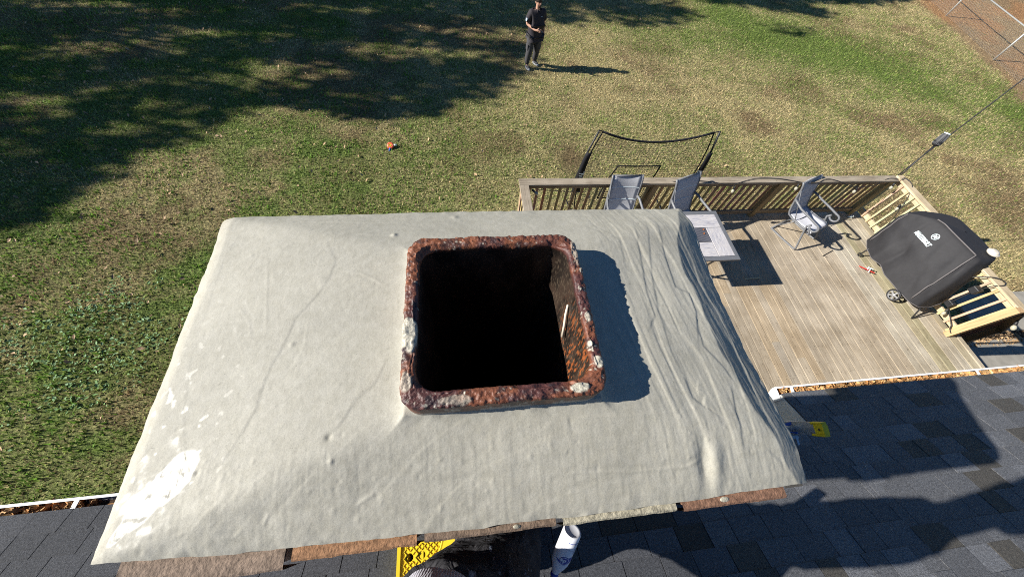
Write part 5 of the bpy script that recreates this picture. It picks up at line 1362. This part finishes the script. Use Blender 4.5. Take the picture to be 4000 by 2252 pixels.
def body_skin(name, joints, bones, hands, mat, parent, root=0):
    nodes = []; ids = {}; edges = []
    for k, v_ in joints.items(): ids[k] = len(nodes); nodes.append(v_)
    for a, c in bones: edges.append((ids[a], ids[c]))
    for palm_key, chains in hands:
        for chn in chains:
            prev = ids[palm_key]
            for q, r in chn: nodes.append((q.x, q.y, q.z, r)); edges.append((prev, len(nodes) - 1)); prev = len(nodes) - 1
    return skin(name, nodes, edges, mat, parent, root)
# the man on the lawn
man = empty('person', (2.20, 11.18, 0.02), 'man in dark polo shirt and grey cargo trousers standing on the lawn holding a phone', 'person', rz=radians(16))
J = dict(pel=(0, 0.0, 0.93, 0.12, 0.09), sp=(0, 0.0, 1.10, 0.13, 0.10), ch=(0, 0.01, 1.30, 0.15, 0.11), nb=(0, 0.015, 1.47, 0.075, 0.06), nk=(0, 0.0, 1.53, 0.058), hd=(0, -0.02, 1.60, 0.072, 0.080), h2=(0, -0.015, 1.68, 0.083, 0.095), h3=(0, -0.005, 1.745, 0.055, 0.065),
         rs=(-0.185, 0.015, 1.43, 0.062), re=(-0.275, 0.02, 1.15, 0.043), rw=(-0.12, -0.23, 1.085, 0.027), rp=(-0.065, -0.285, 1.09, 0.032, 0.018),
         ls=(0.185, 0.015, 1.43, 0.062), le=(0.265, 0.05, 1.15, 0.043), lw=(0.27, -0.02, 0.90, 0.027), lpm=(0.268, -0.04, 0.83, 0.020, 0.034),
         rh=(-0.10, 0.0, 0.87, 0.088), rk=(-0.15, -0.07, 0.48, 0.058), ra=(-0.17, -0.03, 0.10, 0.036), rf=(-0.165, -0.10, 0.045, 0.038, 0.03), rt=(-0.155, -0.20, 0.035, 0.035, 0.02),
         lh=(0.10, 0.0, 0.87, 0.088), lk=(0.14, 0.02, 0.48, 0.058), la=(0.16, 0.14, 0.10, 0.036), lf=(0.18, 0.08, 0.045, 0.038, 0.03), lt=(0.21, -0.02, 0.035, 0.035, 0.02))
Bn = [('pel', 'sp'), ('sp', 'ch'), ('ch', 'nb'), ('nb', 'nk'), ('nk', 'hd'), ('hd', 'h2'), ('h2', 'h3'), ('ch', 'rs'), ('rs', 're'), ('re', 'rw'), ('rw', 'rp'), ('ch', 'ls'), ('ls', 'le'), ('le', 'lw'), ('lw', 'lpm'),
      ('pel', 'rh'), ('rh', 'rk'), ('rk', 'ra'), ('ra', 'rf'), ('rf', 'rt'), ('pel', 'lh'), ('lh', 'lk'), ('lk', 'la'), ('la', 'lf'), ('lf', 'lt')]
hr = ('rp', fingers(J['rp'][:3], (0.65, -0.75, 0.02), (0.1, 0.1, -1), (0.5, 0.6, 0.3), curl=0.35))
hl = ('lpm', fingers(J['lpm'][:3], (0, -0.12, -1), (0, -1, 0.1), (-1, 0, 0), curl=0.25))
body_skin('body', J, Bn, [hr, hl], M['skin'], man)
def sub(j, keys, grow=0.0, over={}): return {k: (j[k][0], j[k][1], j[k][2]) + tuple(r + grow for r in (over.get(k) or j[k][3:])) for k in keys}
S = sub(J, ['pel', 'sp', 'ch', 'nb', 'rs', 'ls'], 0.022, dict(pel=(0.17, 0.15), sp=(0.195, 0.18), ch=(0.19, 0.15), nb=(0.07, 0.06), rs=(0.09,), ls=(0.09,)))
S['re2'] = (-0.272, 0.02, 1.18, 0.092); S['le2'] = (0.262, 0.045, 1.18, 0.092); S['pel'] = (0, 0.0, 0.96, 0.215, 0.19); S['hem'] = (0, 0.0, 0.86, 0.215, 0.19)
body_skin('polo_shirt', S, [('hem', 'pel'), ('pel', 'sp'), ('sp', 'ch'), ('ch', 'nb'), ('ch', 'rs'), ('rs', 're2'), ('ch', 'ls'), ('ls', 'le2')], [], M['shirt'], man)
Tn = {k: v_ for k, v_ in dict(pel=(0, 0, 0.92, 0.18, 0.16), rh=(-0.11, 0.0, 0.82, 0.135), rk=(-0.15, -0.07, 0.48, 0.105), rc=(-0.165, -0.04, 0.28, 0.090), ra=(-0.17, -0.03, 0.10, 0.078), lh=(0.11, 0.0, 0.82, 0.135), lk=(0.14, 0.02, 0.48, 0.105), lc=(0.15, 0.08, 0.28, 0.090), la=(0.16, 0.135, 0.10, 0.078)).items()}
body_skin('cargo_trousers', Tn, [('pel', 'rh'), ('rh', 'rk'), ('rk', 'rc'), ('rc', 'ra'), ('pel', 'lh'), ('lh', 'lk'), ('lk', 'lc'), ('lc', 'la')], [], M['trouser_g'], man)
b = MB(); b.box((-0.245, -0.12, 0.52), (-0.205, 0.01, 0.67)); b.box((0.20, -0.05, 0.52), (0.235, 0.08, 0.67)); b.build('cargo_pocket', M['trouser_g'], man, True, bevel=0.012)
for sx, fr_, an, to in ((-1, 'rf', 'ra', 'rt'), (1, 'lf', 'la', 'lt')):
    a, f_, q = Vector(J[an][:3]), Vector(J[fr_][:3]), Vector(J[to][:3])
    body_skin('shoe', dict(h=(a.x, a.y + 0.02, 0.055, 0.045, 0.045), a=(a.x, a.y + 0.005, 0.10, 0.045), m=(f_.x, f_.y, 0.055, 0.047, 0.042), t=(q.x, q.y, 0.045, 0.045, 0.034)), [('h', 'm'), ('h', 'a'), ('m', 't')], [], M['shoe'], man)
    b = MB(); b.tube([(a.x, a.y + 0.045, 0.018), (a.x, a.y, 0.018), (f_.x, f_.y, 0.018), (q.x, q.y - 0.02, 0.018)], [0.03, 0.042, 0.048, 0.036], 10)
    o = b.build('sole', M['sole'], man, True, smooth=True)
b = MB(); b.lathe([(0.060, -0.010), (0.088, 0.01), (0.094, 0.045), (0.086, 0.085), (0.05, 0.118), (0.01, 0.126)], 20, Matrix.Translation((0, 0.008, 1.655)) @ Matrix.Rotation(0.18, 4, 'X') @ Matrix.Diagonal((0.93, 1.12, 1, 1)))
b.build('hair', M['hair'], man, True, smooth=True)
b = MB(); b.lathe([(0.006, 0.03), (0.013, 0.0), (0.016, -0.018), (0.006, -0.026)], 8, Matrix.Translation((0.0, -0.108, 1.64)) @ Matrix.Rotation(-0.35, 4, 'X')); 
for sx in (-1, 1): b.lathe([(0.004, -0.024), (0.013, 0), (0.006, 0.03)], 8, Matrix.Translation((sx * 0.086, 0.0, 1.64)))
b.build('nose_and_ears', M['skin'], man, True, smooth=True)
b = MB()
for sx in (-1, 1): b.lathe([(0.001, 0.006), (0.008, 0.003), (0.009, -0.003)], 8, Matrix.Translation((sx * 0.032, -0.097, 1.665)) @ Matrix.Rotation(PI / 2, 4, 'X')); b.bar((sx * 0.018, -0.100, 1.685), (sx * 0.048, -0.092, 1.685), 0.008, 0.006)
b.build('eyes', M['hair'], man, True)
b = MB(); b.tube([(-0.045, -0.072, 1.588), (-0.02, -0.092, 1.566), (0, -0.097, 1.560), (0.02, -0.092, 1.566), (0.045, -0.072, 1.588)], [0.008, 0.013, 0.015, 0.013, 0.008], 8); b.tube([(-0.022, -0.098, 1.608), (0.022, -0.098, 1.608)], 0.006, 6); b.build('beard', M['hair'], man, True, smooth=True)
b = MB(); b.tube([(-0.024, -0.101, 1.594), (0, -0.105, 1.592), (0.024, -0.101, 1.594)], 0.005, 6); b.build('mouth', simple('lips', (0.45, 0.16, 0.13)), man, True, smooth=True)
b = MB(); b.tube([(0.075 * math.cos(a), 0.012 + 0.068 * math.sin(a), 1.495 + 0.018 * math.sin(a)) for a in np.linspace(-PI / 2 + 0.35, 1.5 * PI - 0.35, 20)], 0.014, 6); b.bar((-0.03, -0.062, 1.49), (-0.055, -0.095, 1.43), 0.035, 0.008); b.bar((0.03, -0.062, 1.49), (0.055, -0.095, 1.43), 0.035, 0.008); b.build('collar', M['shirt'], man, True, smooth=True)
b = MB(); b.lathe([(0.001, 0.004), (0.035, 0.003), (0.038, 0.0)], 16, Matrix.Translation((-0.327, -0.035, 1.28)) @ Matrix.Rotation(-PI / 2 - 0.0, 4, 'Y') @ Matrix.Rotation(0.3, 4, 'Y')); b.lathe([(0.001, 0.003), (0.012, 0.002)], 10, Matrix.Translation((0.08, -0.142, 1.36)) @ Matrix.Rotation(PI / 2, 4, 'X')); b.build('badge', M['patch'], man, True)
ph = MB(); ph.box((-0.038, -0.075, -0.005), (0.038, 0.075, 0.005), Matrix.Translation((0.0, -0.33, 1.11)) @ Matrix.Rotation(0.9, 4, 'Z') @ Matrix.Rotation(0.5, 4, 'X'))
po = ph.build('phone', M['black'], bevel=0.003); tag(po, 'black phone held in the right hand of the man on the lawn', 'phone'); po.location = man.location; po.rotation_euler = man.rotation_euler
b = MB(); b.tube([(-0.04, -0.125, 0.99), (-0.025, -0.14, 0.92), (-0.02, -0.145, 0.87)], 0.007, 6); b.build('belt_strap', M['grey_print'], man, True, smooth=True)

# the worker holding the camera (legs and hem of the jumper are in view)
def wp(x, y, d): return (x, y, H - d)
wk = empty('person', (0.0, -0.35, roof_z(-0.35)), 'worker in paint stained black trousers and pale ribbed jumper leaning against the chimney', 'person')
def rel(dct): return {k: (v_[0] - wk.location.x, v_[1] - wk.location.y, v_[2] - wk.location.z) + tuple(v_[3:]) for k, v_ in dct.items()}
JW = rel(dict(pel=wp(-0.07, -0.36, 1.46) + (0.10, 0.08), sp=wp(-0.07, -0.35, 1.22) + (0.12, 0.10), chs=wp(-0.06, -0.33, 0.92) + (0.14, 0.10), nb=wp(-0.03, -0.33, 0.72) + (0.065,), nk=wp(-0.02, -0.32, 0.66) + (0.055,), hd=wp(-0.01, -0.31, 0.57) + (0.075, 0.085), h2=wp(0, -0.31, 0.48) + (0.08, 0.09), h3=wp(0, -0.32, 0.42) + (0.05,),
    ls=wp(-0.22, -0.33, 0.78) + (0.05,), le=wp(-0.29, -0.27, 0.50) + (0.04,), lw=wp(-0.12, -0.16, 0.26) + (0.028,), lpm=wp(-0.085, -0.13, 0.21) + (0.03, 0.02),
    rs=wp(0.20, -0.33, 0.78) + (0.05,), re=wp(0.29, -0.27, 0.50) + (0.04,), rw=wp(0.13, -0.17, 0.26) + (0.028,), rp=wp(0.095, -0.14, 0.21) + (0.03, 0.02),
    lh=wp(-0.14, -0.33, 1.54) + (0.07,), lk=wp(0.0, -0.235, 1.92) + (0.055,), la=wp(-0.10, -0.33, 2.26) + (0.035,), lt=wp(-0.10, -0.21, 2.32) + (0.03,),
    rh=wp(0.05, -0.33, 1.54) + (0.07,), rk=wp(0.15, -0.235, 1.88) + (0.055,), ra=wp(0.12, -0.36, 2.26) + (0.035,), rt=wp(0.12, -0.24, 2.32) + (0.03,)))
BW = [('pel', 'sp'), ('sp', 'chs'), ('chs', 'nb'), ('nb', 'nk'), ('nk', 'hd'), ('hd', 'h2'), ('h2', 'h3'), ('chs', 'ls'), ('ls', 'le'), ('le', 'lw'), ('lw', 'lpm'), ('chs', 'rs'), ('rs', 're'), ('re', 'rw'), ('rw', 'rp'), ('pel', 'lh'), ('lh', 'lk'), ('lk', 'la'), ('la', 'lt'), ('pel', 'rh'), ('rh', 'rk'), ('rk', 'ra'), ('ra', 'rt')]
body_skin('body', JW, BW, [('lpm', fingers(JW['lpm'][:3], (0.4, 0.3, 0.8), (0.6, 0, -0.4), (0.4, 0.5, 0), curl=0.4)), ('rp', fingers(JW['rp'][:3], (-0.4, 0.3, 0.8), (-0.6, 0, -0.4), (-0.4, 0.5, 0), curl=0.4))], M['skin'], wk)
def clothed(name, tubes, mat, parent, vox=0.012, smooth=8, rib=0.0):
    """garment: overlapping tapered tubes fused into one surface"""
    b = MB()
    for pts, rad, sq in tubes:
        n0 = len(b.v); P_ = smooth_path(pts, 4); rr_ = []
        m_ = len(pts) - 1
        for i in range(len(P_)):
            f = i / 4; j = min(int(f), m_ - 1); rr_.append(rad[j] + (rad[j + 1] - rad[j]) * (f - j))
        b.tube(P_, rr_, 20)
    o = b.build(name, mat, parent)
    m = o.modifiers.new('r', 'REMESH'); m.mode = 'VOXEL'; m.voxel_size = vox; m.use_smooth_shade = True
    m = o.modifiers.new('s', 'SMOOTH'); m.iterations = smooth; m.factor = 0.6
    tx_ = bpy.data.textures.new('folds', 'CLOUDS'); tx_.noise_scale = 0.09; tx_.noise_depth = 2
    m = o.modifiers.new('d', 'DISPLACE'); m.texture = tx_; m.strength = 0.022; m.mid_level = 0.5
    return o
clothed('work_trousers', [
    ([wp(-0.14, -0.30, 1.30), wp(-0.12, -0.32, 1.50), wp(0.03, -0.235, 1.90), wp(-0.10, -0.33, 2.22)], [0.14, 0.15, 0.105, 0.08], 1),
    ([wp(-0.02, -0.31, 1.48), wp(0.045, -0.30, 1.62), wp(0.15, -0.21, 1.90), wp(0.12, -0.35, 2.22)], [0.14, 0.15, 0.115, 0.085], 1),
    ([wp(-0.09, -0.36, 1.32), wp(-0.07, -0.34, 1.50), wp(0.04, -0.27, 1.72)], [0.15, 0.17, 0.12], 1)], M['trouser_b'], wk)
jm = clothed('ribbed_jumper', [
    ([wp(-0.155, -0.316, 1.27), wp(-0.14, -0.325, 1.16), wp(-0.08, -0.34, 0.95), wp(-0.05, -0.33, 0.78), wp(-0.03, -0.33, 0.70)], [0.145, 0.148, 0.16, 0.14, 0.07], 1),
    ([wp(-0.19, -0.325, 1.26), wp(-0.17, -0.33, 1.10), wp(-0.12, -0.33, 0.86)], [0.115, 0.13, 0.13], 1), ([wp(-0.10, -0.36, 1.25), wp(-0.05, -0.36, 1.10), wp(0.04, -0.33, 0.86)], [0.12, 0.13, 0.13], 1),
    ([wp(-0.10, -0.33, 0.82), wp(-0.22, -0.33, 0.78), wp(-0.29, -0.27, 0.50), wp(-0.14, -0.18, 0.29)], [0.10, 0.085, 0.062, 0.045], 1),
    ([wp(0.08, -0.33, 0.82), wp(0.20, -0.33, 0.78), wp(0.29, -0.27, 0.50), wp(0.15, -0.19, 0.29)], [0.10, 0.085, 0.062, 0.045], 1)], M['jumper'], wk, vox=0.01)
for k in ('la', 'ra'):
    q = JW[k]; body_skin('boot', dict(h=(q[0], q[1] - 0.02, q[2] - 0.05, 0.05), a=(q[0], q[1], q[2], 0.055), m=(q[0], q[1] + 0.09, q[2] - 0.06, 0.05, 0.04), t=(q[0], q[1] + 0.16, q[2] - 0.065, 0.045, 0.03)), [('h', 'a'), ('h', 'm'), ('m', 't')], [], M['black'], wk)
b = MB(); b.lathe([(0.06, -0.02), (0.092, 0.0), (0.10, 0.05), (0.085, 0.10), (0.02, 0.13)], 18, Matrix.Translation(Vector(wp(-0.0, -0.325, 0.50)))); b.build('hair', M['hair'], wk, smooth=True)
b = MB()
for sx in (-1, 1): b.lathe([(0.001, 0.006), (0.010, 0.002), (0.011, -0.004)], 8, Matrix.Translation(Vector(wp(sx * 0.032, -0.222, 0.52))) @ Matrix.Rotation(-PI / 2, 4, 'X'))
b.build('eyes', M['hair'], wk)
b = MB(); b.lathe([(0.005, 0.03), (0.013, 0.0), (0.015, -0.015), (0.005, -0.024)], 8, Matrix.Translation(Vector(wp(0, -0.212, 0.545)))); b.build('nose', M['skin'], wk, smooth=True)

# ------------------------------------------------------------------ toy on the lawn
t = empty('toy', (-1.736, 7.37, 0.02), 'small coral red round toy with yellow centre and blue handle on the lawn', 'toy')
Mt = Matrix.Translation((-1.736, 7.37, 0.08)) @ Matrix.Rotation(0.55, 4, 'X') @ Matrix.Scale(0.72, 4)
b = MB(); b.tube([Mt @ Vector((0.075 * math.cos(a), 0.075 * math.sin(a), 0)) for a in np.linspace(0, 2 * PI, 28, endpoint=False)], 0.030, 12, closed=True); b.build('ring', M['toyred'], t, smooth=True)
b = MB(); b.tube([Mt @ Vector((0.036 * math.cos(a), 0.036 * math.sin(a), 0.025)) for a in np.linspace(0, 2 * PI, 20, endpoint=False)], 0.013, 8, closed=True); b.build('centre', M['toyyellow'], t, smooth=True)
b = MB(); b.tube([Mt @ Vector((-0.005, -0.08, 0.03)), Mt @ Vector((-0.03, -0.15, 0.02)), Mt @ Vector((-0.05, -0.21, -0.01))], [0.016, 0.022, 0.015], 8); b.build('handle', M['toyblue'], t, smooth=True)
b = MB(); b.tube([Mt @ Vector((0.11, 0.02, 0)), Mt @ Vector((0.20, 0.03, -0.02))], 0.022, 8); b.build('peg', M['print'], t, smooth=True)

# ------------------------------------------------------------------ chain link fence
fd = Vector((22.089 - 21.126, 16.499 - 12.733, 0)); 
for k in range(1): pass
t = empty('chain_link_fence', (21.6, 14.6, 0), 'galvanised chain link fence with thin posts at the far right of the yard', 'fence')
FP = [Vector((21.126, 12.733, 0)) + fd * f for f in (-2, -1, 0, 1, 2)]
for p in FP:
    b = MB(); b.tube([p + Vector((0, 0, -0.1)), p + Vector((0, 0, 1.10))], 0.030, 8); b.lathe([(0.034, 0), (0.03, 0.02), (0.01, 0.035)], 8, Matrix.Translation(p + Vector((0, 0, 1.10)))); b.build('post', M['galv'], t, smooth=True)
b = MB(); b.tube([FP[0] + Vector((0, 0, 1.05)), FP[-1] + Vector((0, 0, 1.05))], 0.022, 8); b.build('top_rail', M['galv'], t, smooth=True)
b = MB(); L = (FP[-1] - FP[0]).length; fu = (FP[-1] - FP[0]).normalized(); s_ = 0.09; hh = 1.02
k = -hh
while k < L:
    for sg_ in (1, -1):
        a0 = max(k, 0) if sg_ > 0 else min(k + hh, L); 
        # diagonal wire between bottom and top
        x0_, x1_ = (k, k + hh); z0_, z1_ = (0, hh) if sg_ > 0 else (hh, 0)
        if x0_ < 0: z0_ += (z1_ - z0_) * (-x0_ / hh); x0_ = 0
        if x1_ > L: z1_ = z0_ + (z1_ - z0_) * ((L - x0_) / (x1_ - x0_)); x1_ = L
        if x1_ > x0_: b.tube([FP[0] + fu * x0_ + Vector((0, 0, z0_ + 0.02)), FP[0] + fu * x1_ + Vector((0, 0, z1_ + 0.02))], 0.0013, 3, caps=False)
    k += s_
b.build('wire_mesh', M['galv'], t)
pm = MB(); pm.box((29.5, 15.5, -0.2), (60, 60, 0.10)); tag(pm.build('road', simple('pale_asphalt', (0.20, 0.21, 0.24), 0.9, 0.2, 0.1, 3)), kind='structure')

# ------------------------------------------------------------------ trees that shade the lawn (outside the picture, to the left and beyond)
def inpoly(x, y, P_):
    r = np.zeros(len(x), bool); n_ = len(P_)
    for i in range(n_):
        (x1, y1), (x2, y2) = P_[i], P_[(i + 1) % n_]
        c = ((y1 > y) != (y2 > y)) & (x < (x2 - x1) * (y - y1) / (y2 - y1 + 1e-12) + x1)
        r ^= c
    return r
SH = [(-17, 16.5), (-13.3, 19), (2.9, 19), (2.72, 15.8), (2.49, 13.95), (2.0, 10.92), (1.57, 10.45), (0.46, 9.53), (-0.64, 8.87), (-1.65, 8.51), (-2.34, 8.49), (-3.67, 8.96), (-4.64, 9.02), (-5.55, 8.91), (-6.21, 8.11), (-6.69, 7.54), (-7.21, 7.0), (-7.54, 6.51), (-7.90, 5.73), (-8.2, 5.23), (-8.6, 5.0), (-12, 4.6), (-17, 6)]
SH2 = [(2.7, 19), (2.73, 15.8), (3.5, 14.0), (5.05, 14.34), (6.47, 13.96), (8.54, 14.51), (9.75, 14.25), (11.4, 14.22), (13.1, 14.14), (14.9, 14.9), (16.3, 15.6), (17.5, 16.6), (19.8, 17.6), (22.5, 18.3), (24, 20), (2.7, 21)]
GAPS = [[(-5.54, 9.59), (-3.35, 10.14), (-2.88, 10.66), (-4.05, 11.22), (-5.72, 11.12), (-6.31, 10.29)], [(-1.44, 13.58), (2.45, 13.66), (2.3, 12.46), (0.6, 12.46), (-0.66, 12.99), (-1.94, 13.4)],
        [(-3.56, 11.69), (-1.9, 12.64), (-0.04, 12.17), (1.98, 11.95), (1.89, 11.13), (-0.05, 11.47), (-1.82, 11.36), (-2.93, 11.08)], [(-10.77, 9.07), (-10.0, 9.18), (-9.08, 8.97), (-8.97, 8.36), (-9.84, 8.2), (-10.15, 7.91)],
        [(-8.52, 8.08), (-8.06, 8.53), (-6.74, 8.4), (-6.42, 7.96), (-7.07, 7.67), (-8.12, 7.53)], [(-12.86, 12.98), (-12.0, 13.43), (-11.3, 13.25), (-12.1, 12.6)], [(-10.0, 7.65), (-9.14, 7.72), (-9.05, 7.39), (-9.76, 7.2)]]
trunks = [(-27.0, 8.0), (-22.5, 13.5), (-19.0, 18.5), (-12.0, 21.5), (-4.5, 22.5), (-25, 20.5)]
tn = len(trunks)
n = 110000
tx = RS.uniform(-17, 26, n); ty = RS.uniform(4.3, 20, n)
jx = tx + RS.normal(0, 0.30, n); jy = ty + RS.normal(0, 0.16, n)
k = (inpoly(tx, ty, SH) | inpoly(tx, ty, SH2))
for g_ in GAPS: k &= ~(inpoly(tx, ty, g_) & (RS.rand(n) < 0.80))
thin = fbm(tx * 0.35, ty * 1.6, o=3, seed=500)
k &= (thin > np.where(tx < 3, 0.34, 0.42)) | (RS.rand(n) < 0.25)
k &= (tx < 9) | (thin > 0.50)
tx, ty = jx[k], jy[k]; n = len(tx)
sv = np.array(sun_dir)
hgt = 7.2 + 7.5 * fbm(tx * 0.25, ty * 0.25, o=2, seed=510) + RS.normal(0, 0.9, n)
hgt = np.clip(hgt, 6.6, 16)
lx = tx + sv[0] / sv[2] * hgt; ly = ty + sv[1] / sv[2] * hgt
D2 = np.stack([(lx - a) ** 2 + (ly - c) ** 2 for a, c in trunks], 0); who = D2.argmin(0)
names = ['tall leafy tree at the left end of the yard', 'broad leafy tree left of the yard, second from the house', 'dense leafy tree at the far left corner of the yard', 'spreading leafy tree beyond the middle of the lawn', 'wide leafy tree beyond the lawn behind the standing man', 'old leafy tree farthest from the house at the left']
for i, (a, c) in enumerate(trunks):
    m_ = who == i
    if m_.sum() < 50: continue
    t = empty('shade_tree', (a, c, 0), names[i], 'tree', 'trees round the yard')
    X_, Y_, Z_ = lx[m_], ly[m_], hgt[m_]; q = len(X_)
    e1 = RS.normal(size=(q, 3)); e1 /= np.linalg.norm(e1, axis=1)[:, None]
    e2 = np.cross(e1, RS.normal(size=(q, 3))); e2 /= np.linalg.norm(e2, axis=1)[:, None]
    s_ = RS.uniform(0.11, 0.20, q)[:, None]
    P_ = np.stack([X_, Y_, Z_], -1)
    V4 = np.stack([P_ - e1 * s_, P_ - e2 * s_ * 0.6, P_ + e1 * s_, P_ + e2 * s_ * 0.6], 1)
    mesh_np('crown', V4.reshape(-1, 3), np.arange(4 * q).reshape(q, 4), M['leaf'], t, offset=t.location)
    top_ = float(Z_.max()) * 0.8; cxm, cym = float(X_.mean()), float(Y_.mean())
    b = MB(); b.tube([(a, c, -0.3), (a * 0.98 + cxm * 0.02, c * 0.98 + cym * 0.02, 2.5), (a * 0.9 + cxm * 0.1, c * 0.9 + cym * 0.1, 5.0), (a * 0.7 + cxm * 0.3, c * 0.7 + cym * 0.3, top_)], [0.34, 0.25, 0.20, 0.06], 10)
    for j in range(9):
        r_ = RS.randint(q); f = RS.uniform(0.45, 0.9)
        z_ = 4.4 + j * 0.35
        b.tube([(a * 0.88 + cxm * 0.12, c * 0.88 + cym * 0.12, z_), ((a + X_[r_]) / 2, (c + Y_[r_]) / 2, (z_ + Z_[r_]) / 2 + 0.5), (X_[r_], Y_[r_], Z_[r_])], [0.11, 0.06, 0.02], 6)
    b.build('trunk', M['bark'], t, smooth=True)
